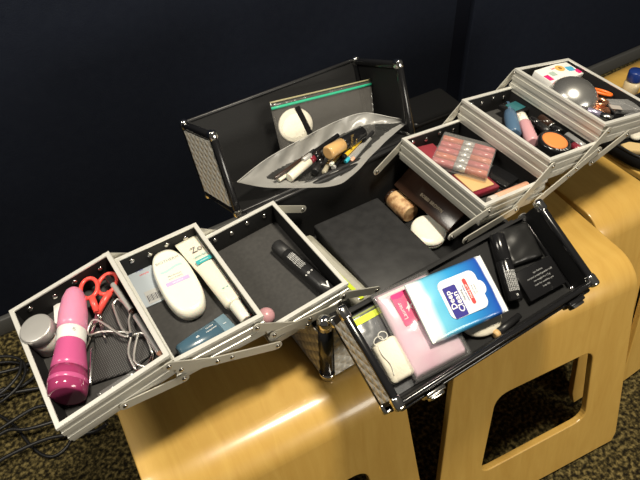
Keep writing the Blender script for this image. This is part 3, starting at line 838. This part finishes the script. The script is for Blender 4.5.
q, l = frod('foundation_bottle', (.0040, .0355, -.004), (.0930, .0365, -.030), [('bottle_body', [(0, .009), (.01, .0115), (.03, .0122), (.40, .0118), (.41, .0105)], FOUND), ('cap', [(.41, .0118), (.42, .0124), (.98, .0124), (1, .011)], BLK)],
     'tan foundation bottle with a black cap in the frosted bag', 'bottle')
text(q, 'LANCOME', .0085, T(.53*l, 0, 0) @ RX(.35) @ T(0, 0, .0126) @ RZ(pi/2), GOLD); text(q, 'teint', .006, T(.66*l, 0, 0) @ RX(.3) @ T(0, 0, .0126) @ RZ(pi/2), GOLD)
pen('RL', 'eyeliner_pencil', (.0315, .0170, -.004), (.0840, .0255, -.027), .0036, [(.12, BLK, 'end_cap'), (1, YELLOW, 'barrel')], 'bright yellow pencil with a black end in the frosted bag', 'pencil', G)
pen('RL', 'makeup_brush', (.0045, .0145, -.004), (.0460, .0205, -.027), .0034, [(.16, WHITE, 'end_cap'), (1, GOLD, 'barrel')], 'gold stick with a white end in the frosted bag', 'brush', G)
pen('RL', 'makeup_brush', (.0330, .0085, -.004), (.0980, .0205, -.029), .0036, [(.16, CYAN, 'end_cap'), (1, SILVERP, 'barrel')], 'silver brush handle with a bright blue end in the frosted bag', 'brush', G)
frod('mascara_tube', (-.0265, .0130, -.006), (.0090, .0260, -.034), [('cap', [(0, .0052), (.03, .0062), (.42, .0062), (.43, .0056)], BLKS), ('barrel', [(.43, .0060), (.99, .0060), (1, .004)], BLK)], 'black mascara tube beside the cream concealer in the frosted bag', 'mascara')
frod('lip_gloss', (-.0120, .0060, -.004), (.0210, .0130, -.030), [('tube_body', [(0, .003), (.03, .0042), (.55, .0042)], film('gloss_tube', (.75, .68, .5), .5, .05, .15)), ('cap', [(.55, .0044), (1, .0040)], GOLD)], 'small clear gloss tube in front of the mascara in the frosted bag', 'lip gloss')
pen('RL', 'eyeliner_pencil', (.0080, .0072, -.004), (.0430, .0105, -.030), .0042, [(.10, SILVERP, 'end_cap'), (1, BLK, 'barrel')], 'short black pencil with a grey end in the frosted bag', 'pencil', G)
pen('RL', 'makeup_brush', (-.0400, .0390, -.010), (.0500, .0450, -.040), .0042, [(.2, SILVERP, 'ferrule'), (1, BLK, 'handle')], 'black brush handle lying behind the foundation bottle in the frosted bag', 'brush', G)
pen('RL', 'eyeliner_pencil', (.0560, .0110, -.014), (.1180, .0270, -.036), .0036, [(.3, BROWN, 'cap'), (1, BLKS, 'barrel')], 'dark pencil reaching furthest towards the zip slider in the frosted bag', 'pencil', G)
pen('RL', 'eyeliner_pencil', (-.0990, .0315, -.004), (-.0080, .0415, -.027), .0030, [(.85, BROWN, 'barrel'), (1, BLK, 'end_cap')], 'long dark brown pencil nearest the back sheet of the frosted bag', 'pencil', G)
pen('RL', 'eyeliner_pencil', (-.0930, .0255, -.005), (-.0070, .0300, -.032), .0030, [(.2, CREAM, 'end_cap'), (1, BROWN, 'barrel')], 'brown pencil with a cream end beside the concealer tube', 'pencil', G)
pen('RL', 'eyeliner_pencil', (.0440, .0055, -.004), (.1050, .0205, -.028), .0032, [(.14, PEACH, 'end_cap'), (1, GREYT, 'barrel')], 'slim grey pencil with a peach end, rightmost in the frosted bag', 'pencil', G)

# ------------------------------------------------------------------ front lid
FF = -TF+.004
t = thing('zip_bag', FR['FL'] @ T(-.1290, -.0690, FF), 'grey zip bag with a lime strip at the left end of the front lid', 'bag')
b = B(); rbox(b, .088, .120, .0035, .0015); obj('bag_film', b, ZIPG, t)
b = B(); rbox(b, .080, .009, .0008, 0, T(0, .0495, .0036) @ RZ(.0)); obj('zip_strip', b, LIME, t)['label'] = 'lime zip strip'
b = B(); rbox(b, .080, .0025, .0008, 0, T(0, .0575, .0036)); obj('top_edge', b, mat('olive_edge', (.22, .26, .05), .4), t)
t = thing('white_sponge', FR['FL'] @ T(-.1365, -.0860, FF+.0045) @ RZ(-.03), 'white rectangular sponge on the grey zip bag', 'sponge')
b = B(); rbox(b, .037, .058, .015, .006, I4, 3); obj('sponge', b, SPONGE, t)
b = B()
tube(b, ringpts(-.008, .030, .0075, .0055, .3, .014), .0007, 6, closed=True); tube(b, ringpts(.001, .034, .0065, .0055, -.3, .0148), .0007, 6, closed=True)
tube(b, [(-.012, .026, .0145), (-.0135, .012, .0160), (-.010, -.004, .0165), (-.013, -.018, .016)], .0006, 6, k=5); obj('elastic_loop', b, mat('pale_elastic', (.7, .68, .62), .4), t)
# pink pack
PM = FR['FL'] @ T(-.0765, -.0655, FF+.0085) @ RZ(-.07)
t = thing('pink_pack', PM, 'pale pink wrapped pad pack with a hot pink label', 'pack')
b = B(); pillow(b, .086, .122, .015, I4, 18, seed=5, rough=.002, p=.3); obj('pack_film', b, PALEPINK, t)
b = B(); pillow(b, .096, .132, .0195, T(0, 0, -.0010), 18, seed=9, rough=.003, p=.35); obj('outer_wrap', b, CLEARW, t)
b = B(); prism(b, [(x-.0095, y+.0295) for x, y in rrect(.031, .046, .002, 3)[:12]]+[(-.025, .0065), (.0, .0065), (.0045, .0085), (.006, .0125)], .0150, .0156, T(0, 0, .0006)); obj('label_patch', b, HOTLAB, t)['label'] = 'hot pink label'
LZ = .0164
text(t, 'Laurier', .0085, T(-.0185, .027, LZ) @ RZ(pi/2), WHITET); text(t, 'safety', .0045, T(.002, .018, LZ) @ RZ(pi/2), WHITET)
b = B(); prism(b, [(-.006, -.002), (-.001, .001), (.001, .007), (.003, .001), (.008, .002), (.003, -.002), (.005, -.007), (.0, -.003), (-.004, -.008), (-.003, -.003)], LZ-.0004, LZ, T(-.007, .030, 0)); obj('bird_mark', b, WHITET, t)
b = B(); rbox(b, .082, .026, .0006, 0, T(0, -.047, .0128) @ RX(-.05)); 
b.free()
b = B(); prism(b, [(-.040, .058), (.042, .058), (.042, .048), (-.040, .054)], .0110, .0114, T(0, 0, .0)); obj('white_flap', b, PAPER, t)
# blue wipes pack
BM = FR['FL'] @ T(-.0170, -.0590, FF+.0240) @ RZ(-.11) @ RX(.02)
t = thing('wipes_pack', BM, 'blue and white pack of wet wipes lying on the pink pack', 'pack')
b = B(); pillow(b, .130, .088, .0185, I4, 22, seed=6, rough=.0015, p=.30, seal=.10); obj('pack_film', b, WIPES, t)
WZ = .0187
lab = [(x*1., y) for x, y in rrect(.062, .056, .010, 6)]
tab = [(.031+.007*cos(a), .0+.010*sin(a)) for a in [(-pi/2+pi*i/10) for i in range(11)]]
k0 = max(range(len(lab)), key=lambda i: (lab[i][0] > .0309 and lab[i][1] < 0, lab[i][1]) if lab[i][0] > .0309 else (False, -9))
bod = lab+[]
b = B(); prism(b, bod, WZ-.003, WZ, T(.0060, .001, 0)); prism(b, tab+[(.030, .0)], WZ-.003, WZ-.0002, T(.0060, .001, 0)); obj('peel_label', b, mat('pale_grey_label', (.74, .77, .80), .3), t)['label'] = 'pale resealable label'
b = B(); prism(b, rrect(.021, .045, .002, 3), WZ, WZ+.0004, T(-.0095, -.004, 0)); obj('name_panel', b, NAVYP, t)
text(t, 'Deep', .0120, T(-.0142, -.0005, WZ+.0006) @ RZ(pi/2), WHITET, bold=.0002); text(t, 'Clean', .0125, T(-.0045, -.006, WZ+.0006) @ RZ(pi/2), WHITET, bold=.0002)
b = B(); prism(b, rrect(.0058, .038, .0028, 4), WZ, WZ+.0004, T(.0165, .002, 0)); obj('red_stripe', b, REDP, t)
text(t, 'MAKE-UP', .0050, T(.0165, .002, WZ+.0006) @ RZ(pi/2), WHITET)
text(t, 'cleansing', .0046, T(.0055, .000, WZ+.0002) @ RZ(pi/2), DARKT); text(t, 'remover wipes', .0040, T(.0105, .001, WZ+.0002) @ RZ(pi/2), NAVYP)
text(t, 'soft tissue', .0034, T(.0235, .002, WZ+.0002) @ RZ(pi/2), GREYT); text(t, '25 sheets', .0034, T(.0275, .002, WZ+.0002) @ RZ(pi/2), GREYT)
b = B(); rbox(b, .005, .086, .0006, 0, T(.0610, 0, .0100)); obj('crimp', b, PAPER, t)
b = B(); rbox(b, .005, .086, .0006, 0, T(-.0610, 0, .0100)); obj('crimp', b, PAPER, t)
# white oval under the wipes
b = B(); lathe(b, [(-.006*cos(q)+.006, max(.0005, .027*sin(q)**.6)) for q in [pi*i/12 for i in range(13)]], T(.0120, -.1020, FF+.0005) @ RZ(-.2) @ Matrix.Diagonal((1.25, .85, 1, 1)), 32)
tag(obj('powder_sponge', b, SPONGE, None, FR['FL']), 'white oval sponge showing below the right corner of the wipes', 'sponge')
rod('FL', 'makeup_brush', (.0160, -.1290, FF+.0075), (.0700, -.1240, FF+.0060), [('brush_tip', [(0, .004), (.04, .0065), (.14, .0066)], TAN), ('handle', [(.14, .0066), (.5, .0055), (1, .0045)], BLKS)],
    'short black brush with a tan end by the front rail', 'brush')
# black spray tube
q, l = rod('FL', 'hair_spray', (.1100, -.0065, FF+.0125), (.0725, -.1040, FF+.0125), [('cap', [(0, .0105), (.02, .0118), (.40, .0120), (.41, .0110)], BLK), ('tube_body', [(.41, .0118), (.43, .0123), (.97, .0123), (1, .0105)], BLK)],
    'shiny black cylinder with white small print beside the wipes', 'tube')
for i in range(7): text(q, 'hair styling spray strong hold for all hair', .0027, T(.72*l, 0, 0) @ RX(.75-.2*i) @ T(0, 0, .01245), WHITET, wide=.72)
text(q, 'o', .007, T(.93*l, 0, .0125) @ RX(0), WHITET)
t = thing('black_box', FR['FL'] @ T(.1330, -.0940, FF) @ RZ(-.04), 'flat black box with white small print at the right front of the lid', 'box')
obj('box_body', mk(rbox, .072, .047, .013, .001), BLK, t)
for i, s in enumerate(('eye shadow', 'compact pressed powder refill', 'net weight 4 x 1.5 g', 'made for sensitive eyes', 'keep dry')): text(t, s, .0040, T(.002, .012-.006*i, .0132), mat('dim_white_print', (.35, .35, .35), .5))
b = B(); pillow(b, .060, .060, .014, FR['FL'] @ T(.1390, -.0345, FF) @ RZ(-.18), 14, seed=8, rough=.002, p=.25)
tag(obj('black_pouch', b, mat('black_vinyl', (.016, .016, .016), .33), None), 'soft black pouch behind the flat black box', 'pouch')

# ------------------------------------------------------------------ inner right tray
A1 = math.atan2(-.083, .0587)
t = thing('lip_palette', loc('R1', .0000, .0220, -.0190, A1), 'clear case of five rows of lip colours tilted in the inner right tray', 'lip palette')
for i in range(5):
    y = -.036+.018*i
    q = obj('lip_row', mk(lathe, [(-.046, .0055), (-.045, .0066), (-.010, .0066)], T(0, y, .0075), 14, 1, 'X'), (ROSE, BRICK, ROSE, ROSE, BRICK)[i], t)
    obj('silver_band', mk(lathe, [(-.010, .0069), (.010, .0069)], T(0, y, .0075), 14, 1, 'X'), SILVERP, q)
    obj('lip_colour', mk(lathe, [(.010, .0066), (.045, .0066), (.046, .0055)], T(0, y, .0075), 14, 1, 'X'), (BRICK, ROSE, BRICK, ROSE, ROSE)[i], q)
b = B(); rbox(b, .096, .096, .0160, .003); obj('clear_case', b, CLEAR, t)
t = thing('maroon_palette', loc('R1', -.0360, .0600, HF, -.12), 'maroon compact half hidden beneath the clear lip palette', 'compact')
obj('compact_base', mk(rbox, .052, .074, .007, .002), MAROON, t); obj('lid', mk(rbox, .052, .074, .006, .002, T(0, 0, .0072)), mat('deep_rose_gloss', (.30, .045, .06), .2), t)
t = thing('bronzer_compact', loc('R1', -.0160, -.0270, HF+.004, -.06), 'tan powder compact in a maroon case below the lip palette', 'compact')
obj('compact_case', mk(rbox, .056, .060, .011, .002), MAROON, t); obj('powder_pan', mk(rbox, .046, .050, .0022, .001, T(-.002, .002, .0107)), TAN, t)
rod('R1', 'lip_gloss', (-.0340, -.0790, HF+.0140), (.0520, -.0800, HF+.0140), [('tube_body', [(.18, .0082), (.2, .0088), (.98, .0088), (1, .007)], PEACH), ('cap', [(0, .007), (.02, .0085), (.17, .0085), (.18, .008)], mat('clear_cap', (.6, .55, .5), .15))], 'peach gloss tube along the front wall of the lip palette tray', 'lip gloss')
t = thing('black_compact', loc('R1', .0370, -.0340, HF, .2), 'glossy black compact between lip palette and peach gloss', 'compact')
obj('compact_base', mk(rbox, .040, .050, .006, .002), BLK, t); obj('lid', mk(rbox, .040, .050, .005, .002, T(0, 0, .0062)), BLK, t)

# ------------------------------------------------------------------ middle right tray
rod('R2', 'blue_bottle', (-.0330, .0035, HF+.0130), (.0310, .0850, HF+.0180), [('bottle_body', [(0, .009), (.02, .0118), (.5, .0122), (.66, .0105), (.72, .0065)], STEELB), ('neck_cap', [(.72, .0062), (.74, .0066), (.97, .0048), (1, .003)], STEELB)], 'steel blue bottle with a tapered neck at the left of the blusher tray', 'bottle')
t = thing('teal_compact', loc('R2', .0260, .0640, -.026, .10), 'open dark eyeshadow case with a teal pan at the back of the blusher tray', 'compact')
obj('compact_case', mk(rbox, .044, .040, .009, .002), BLK, t); obj('shadow_pan', mk(rbox, .030, .024, .0014, .0005, T(.003, 0, .0086)), TEALD, t)
b = B(); lathe(b, [(-.006*cos(q)+.006, max(.0004, .006*sin(q))) for q in [pi*i/10 for i in range(11)]], T(.0120, .0400, -.026), 16)
tag(obj('bead', b, mat('pearl', (.62, .52, .44), .25), None, FR['R2']), 'tiny pearly bead between blue bottle and teal pan', 'bead')
rod('R2', 'pink_bottle', (.0230, .0430, HF+.0160), (-.0230, -.0300, HF+.0130), [('cap', [(0, .007), (.02, .0092), (.28, .0096), (.29, .0085)], WHITE), ('bottle_body', [(.29, .0098), (.33, .0112), (.95, .0112), (1, .009)], BABY)], 'pink bottle with a white cap behind the orange blusher', 'bottle')
t = thing('blush_compact', loc('R2', -.0060, -.0560, -.024, -.1) @ RX(.10), 'round black compact of orange blusher near the front rim', 'compact')
obj('compact_case', mk(lathe, [(0, .026), (.001, .028), (.012, .0285), (.0150, .027), (.0152, .0225), (.0138, .022)], I4, 40), BLK, t)
obj('blush_pan', mk(lathe, [(.0136, .0220), (.0150, .0218), (.0158, .018), (.0161, .004)], T(.001, .0015, 0), 36), BLUSH, t)['label'] = 'orange powder pan'
for i, ch in enumerate('MAKE'):
    a = -pi/2-.62+.26*i; text(t, ch, .0060, RZ(a+pi/2) @ T(0, -.0247, .0157), WHITET)
rod('R2', 'lipstick', (.0420, .0160, HF+.0220), (.0340, -.0380, HF+.0220), [('cap', [(0, .007), (.03, .008), (.55, .008)], BROWN), ('band', [(.55, .0082), (.62, .0082)], SILVER), ('base', [(.62, .0078), (.98, .0078), (1, .006)], BLK)], 'black lipstick with a thin silver band to the right of the blusher', 'lipstick')
rod('R2', 'lipstick', (.0300, -.0480, HF+.0200), (.0260, -.0870, HF+.0200), [('cap', [(0, .0062), (.03, .007), (.6, .007)], BLK), ('base', [(.6, .0072), (.98, .0072), (1, .006)], MAROON)], 'short lipstick with a dark red base beside the orange blusher', 'lipstick')
rod('R2', 'lip_gloss', (.0425, -.0440, HF+.0200), (.0400, -.0860, HF+.0200), [('tube_body', [(0, .006), (.03, .0075), (.97, .0075), (1, .006)], mat('grey_clear_tube', (.22, .22, .22), .15))], 'grey see-through tube in the front right corner of the blusher tray', 'lip gloss')
rod('R2', 'lip_gloss', (.0300, .0260, HF+.0180), (.0240, -.0220, HF+.0180), [('cap', [(0, .005), (.03, .0065), (.5, .0065)], BLK), ('tube_body', [(.5, .0068), (.98, .0068), (1, .005)], BLKS)], 'black tube lying between the pink bottle and the banded lipstick', 'lip gloss')

# ------------------------------------------------------------------ outermost right tray
CM = FR['R3'] @ T(.0170, .0740, -.020) @ RZ(.12) @ RX(.1)
t = thing('sticker_card', CM, 'white and red printed card with coloured stickers behind the silver dome', 'card')
obj('card', mk(rbox, .100, .046, .014, .001), PAPER, t)
obj('sticker', mk(prism, ell(.012, .009, 20), .0140, .0146, T(.012, .008, 0)), mat('orange_sticker', (.85, .45, .12), .4), t)
obj('sticker', mk(prism, ell(.004, .004, 14), .0146, .0150, T(.012, .008, 0)), mat('brown_sticker', (.30, .16, .05), .4), t)
obj('sticker', mk(rbox, .018, .014, .0006, 0, T(.034, -.001, .0140) @ RZ(-.2)), mat('blue_sticker', (.08, .40, .62), .4), t)
obj('sticker', mk(rbox, .016, .012, .0006, 0, T(-.022, .0, .0140)), mat('pale_green_sticker', (.45, .56, .48), .4), t)
obj('red_patch', mk(rbox, .013, .016, .0006, 0, T(-.043, -.006, .0140)), HOTLAB, t); obj('red_patch', mk(rbox, .011, .012, .0006, 0, T(.044, -.013, .0140)), HOTLAB, t)
text(t, 'lens', .007, T(-.005, .013, .0143), REDP)
t = thing('silver_dome', FR['R3'] @ T(-.0150, .0080, -.0290) @ RX(.05) @ Matrix.Scale(1.34, 4), 'shiny upturned steel bowl in the outermost right tray', 'bowl')
obj('bowl', mk(lathe, [(0, .0345), (.001, .0350), (.004, .0335)]+[(.004+.029*sin(q), .0335*cos(q)+.0003) for q in [pi/2*i/12 for i in range(1, 13)]], I4, 40), mat('bowl_steel', (.70, .69, .66), .27, .9), t)
obj('bowl_rim', mk(tube, ringpts(0, 0, .0350, .0350, 0, .0012, 40), .0013, 8, I4, True), CHROME, t)
t = thing('scissors', FR['R3'] @ T(.0440, .0020, -.016), 'orange-handled scissors at the right of the silver dome', 'scissors')
b = B(); tube(b, ringpts(-.004, .006, .020, .008, -.62, 0), .0028, 8, closed=True); obj('handle', b, ORANGE, t)
b = B(); tube(b, ringpts(.004, -.007, .018, .007, -.95, .003), .0028, 8, closed=True); obj('handle', b, ORANGE, t)
for s in (1, -1):
    b = B(); prism(b, [(-.018, .018+.003*s), (-.014, .022+.003*s), (-.034, .040+.006*s)], -.002+.0012*s, -.001+.0012*s); obj('blade', b, STEEL, t)
t = thing('copper_loop', FR['R3'] @ T(.0120, -.0290, -.016), 'copper coloured lash comb clip in front of the orange scissors', 'clip')
b = B(); tube(b, [(-.012, .012, 0), (.0, .010, .003), (.010, .003, .004), (.010, -.008, .003), (.0, -.010, .002), (-.014, .000, 0)], [.003, .0035, .0042, .0045, .0042, .0036], 8, k=0); obj('clip_band', b, COPPER, t)
b = B(); prism(b, [(-.022, -.012), (-.010, .004), (.008, -.018), (-.004, -.030)], -.006, -.001, I4, .001); obj('clip_plate', b, COPPER, t)
rod('R3', 'lipstick', (-.0360, -.0410, -.0150), (-.0160, -.0800, -.0150), [('cap', [(0, .0050), (.03, .0062), (.5, .0062), (.51, .0058)], LAV), ('base', [(.51, .0064), (.97, .0064), (1, .005)], SILVER)], 'slim lavender and silver lipstick along the near wall of the outermost right tray', 'lipstick')
t = thing('clear_box', FR['R3'] @ T(.0450, -.0560, -.0310) @ RZ(-.35), 'small smoky clear box of eyeshadows with a grey label', 'box')
obj('box_body', mk(rbox, .050, .036, .012, .002), BLKS, t); obj('clear_lid', mk(rbox, .052, .038, .010, .002, T(0, 0, .0115)), film('grey_clear_lid', (.5, .5, .5), .6, .05, .16), t)
obj('label_patch', mk(rbox, .020, .014, .0005, 0, T(-.026, -.013, .0218) @ RZ(-.2)), mat('warm_grey_label', (.42, .38, .35), .5), t)
t = thing('clear_box', FR['R3'] @ T(.0470, -.0850, -.0360) @ RZ(.04), 'clear plastic box in the front right corner of the outermost right tray', 'box')
obj('box_body', mk(rbox, .046, .022, .020, .002), film('grey_clear_box', (.45, .45, .45), .6, .05, .2), t); obj('box_insert', mk(rbox, .040, .016, .006, .001, T(0, 0, .001)), BLKS, t)

# ------------------------------------------------------------------ right-hand stool: bottle and open black bag
t = thing('lotion_bottle', T(.822, .118, 0), 'beige bottle with a dark blue cap on the right-edge stool', 'bottle')
obj('bottle_body', mk(lathe, [(0, .015), (.002, .018), (.036, .018), (.041, .015), (.043, .013)], I4, 28), FLESH, t)
obj('cap', mk(lathe, [(.043, .0155), (.045, .0165), (.064, .0165), (.067, .015), (.0675, .004)], I4, 28), BLUECAP, t)['label'] = 'dark blue cap'
t = thing('black_tray_bag', T(.735, -.012, 0), 'open black zip bag of brushes on the right-edge stool', 'bag')
o_ = rrect(.262, .190, .06, 8); i_ = rrect(.240, .168, .05, 8)
b = B()
rings = [[(x*.93, y*.93, .0) for x, y in o_], [(x, y, .008) for x, y in o_], [(x*1.01, y*1.01, .020) for x, y in o_], [(x, y, .030) for x, y in o_], [(x*.98, y*.98, .032) for x, y in o_], [(x, y, .028) for x, y in i_], [(x*.97, y*.97, .006) for x, y in i_]]
rv = [[b.verts.new(p) for p in r] for r in rings]; n = len(o_)
for a, c in zip(rv, rv[1:]):
    for i in range(n):
        f = b.faces.new((a[i], a[(i+1) % n], c[(i+1) % n], c[i])); f.smooth = True
b.faces.new(rv[0][::-1]); b.faces.new(rv[-1]); obj('bag_body', b, BLKC, t)
b = B(); tube(b, [(x*.985, y*.985, .0335) for x, y in o_], .0028, 6, I4, True); obj('zip_rim', b, BLKS, t)
M = T(.735, -.012, 0)
FR['S4'] = M
b = B(); prism(b, [(-.022, -.012), (.010, -.016), (.024, -.006), (.022, .010), (-.008, .016), (-.026, .006)], .008, .022, M @ T(-.088, -.016, 0) @ RZ(-.7), .004)
tag(obj('makeup_sponge', b, mat('peach_sponge', (.72, .52, .24), .8), None), 'peach wedge sponge in the open black bag', 'sponge')
b = B(); lathe(b, [(0, .010), (.003, .016), (.009, .016), (.012, .010)], M @ T(-.040, .010, .0075) @ Matrix.Diagonal((1.2, .8, 1, 1)), 24)
tag(obj('powder_puff', b, COTTON, None), 'white oval puff in the open black bag', 'puff')
b = B(); rbox(b, .045, .022, .008, .002, M @ T(-.070, .035, .0075) @ RZ(-.5)); tag(obj('eyeshadow_case', b, mat('grey_case', (.10, .10, .09), .3), None), 'slim dark grey case behind the peach sponge in the black bag', 'case')
rod('S4', 'makeup_brush', (-.060, -.050, .0140), (.060, -.030, .0140), [('handle', [(0, .003), (.6, .005), (.62, .005)], BLKS), ('ferrule', [(.62, .0056), (.76, .006)], SILVER), ('bristles', [(.76, .006), (.9, .009), (1, .004)], BROWN)], 'black make-up brush lying in the open black bag', 'brush')
# black shoulder bag behind the case
t = thing('black_bag', T(.500, .440, FZ) @ RZ(-.06), 'tall soft black bag standing on the floor behind the case', 'bag')
b = B(); rbox(b, .150, .10, .455, .012, I4, 4); obj('bag_body', b, BLKC, t)
b = B(); rbox(b, .152, .102, .018, .008, T(0, 0, .430), 3); obj('bag_seam', b, BLKS, t)

# ------------------------------------------------------------------ cables on the floor at the left
def cable(pts, r, label):
    b = B(); tube(b, [(x, y, FZ+z) for x, y, z in pts], r, 8, k=8)
    tag(obj('cable', b, RUBBER), label, 'cable', 'black cables tangled by the skirting')
def wig(x0, y0, x1, y1, n, amp, seed, z=.006):
    rnd = random.Random(seed); o = []
    for i in range(n):
        u = i/(n-1); o.append((x0+(x1-x0)*u+rnd.uniform(-amp, amp), y0+(y1-y0)*u+rnd.uniform(-amp, amp)*.6, z+rnd.random()*.03))
    return o
CL = 'black cable in the tangle on the carpet beside the outermost left tray'
for i in range(6): cable(wig(-.95, .66-.05*i, -.50, .62-.055*i, 8, .035, 20+i), .0045, CL)
cable([(-.72+.10*cos(q), .60+.07*sin(q), .012+.004*q) for q in [i*.5 for i in range(26)]], .004, 'coiled black cable at the left picture edge')
cable([(-.72, .53, .006), (-.690, .47, .006), (-.672, .40, .006), (-.655, .358, .006), (-.632, .338, .006), (-.600, .346, .006), (-.575, .375, .006), (-.55, .42, .008)], .0038, 'thin black cable looping in a U on the carpet below the left tray')

# ------------------------------------------------------------------ light and camera
def area(name, loc_, size, power, col, target=(0, 0, 0)):
    l = bpy.data.lights.new(name, 'AREA'); l.shape = 'RECTANGLE'; l.size, l.size_y = size; l.energy = power; l.color = col
    o = bpy.data.objects.new(name, l); COL.objects.link(o); o.location = loc_
    o.rotation_euler = (V(target)-V(loc_)).to_track_quat('-Z', 'Y').to_euler()
area('ceiling_and_fill_lamp', (.10, -.40, 2.05), (.26, .26), 50, (1, .91, .74), (.0, -.05, 0))
area('ceiling_and_fill_lamp', (-1.5, .35, 1.9), (.5, .5), 19, (1, .93, .80))  # left fill, added to brighten the left-facing end panels
area('front_fill', (.9, -3.0, .55), (1.2, .8), 38, (1, .93, .80), (.1, 0, -.2))  # low fill added to light the stool fronts; stands for no known source
w = bpy.data.worlds.new('room'); SC.world = w; w.use_nodes = True
w.node_tree.nodes['Background'].inputs[0].default_value = (1, .93, .82, 1); w.node_tree.nodes['Background'].inputs[1].default_value = .06

yaw, pit, rol = radians(31.081), radians(45.054), radians(-2.798)
f = V((sin(yaw)*cos(pit), cos(yaw)*cos(pit), -sin(pit))); r = V((cos(yaw), -sin(yaw), 0)); u = r.cross(f)
r2 = r*cos(rol)+u*sin(rol); u2 = -r*sin(rol)+u*cos(rol)
cd = bpy.data.cameras.new('camera'); cam = bpy.data.objects.new('camera', cd); COL.objects.link(cam)
C = (-.4501, -.5742, .8286)
cam.matrix_world = Matrix(((r2.x, u2.x, -f.x, C[0]), (r2.y, u2.y, -f.y, C[1]), (r2.z, u2.z, -f.z, C[2]), (0, 0, 0, 1)))
cd.sensor_width = 36; cd.lens = 631.12*36/640; cd.clip_start = .01
SC.camera = cam
SC.view_settings.view_transform = 'Standard'; SC.view_settings.look = 'None'; SC.view_settings.gamma = 1; SC.view_settings.exposure = .12
SC.view_settings.use_curve_mapping = False
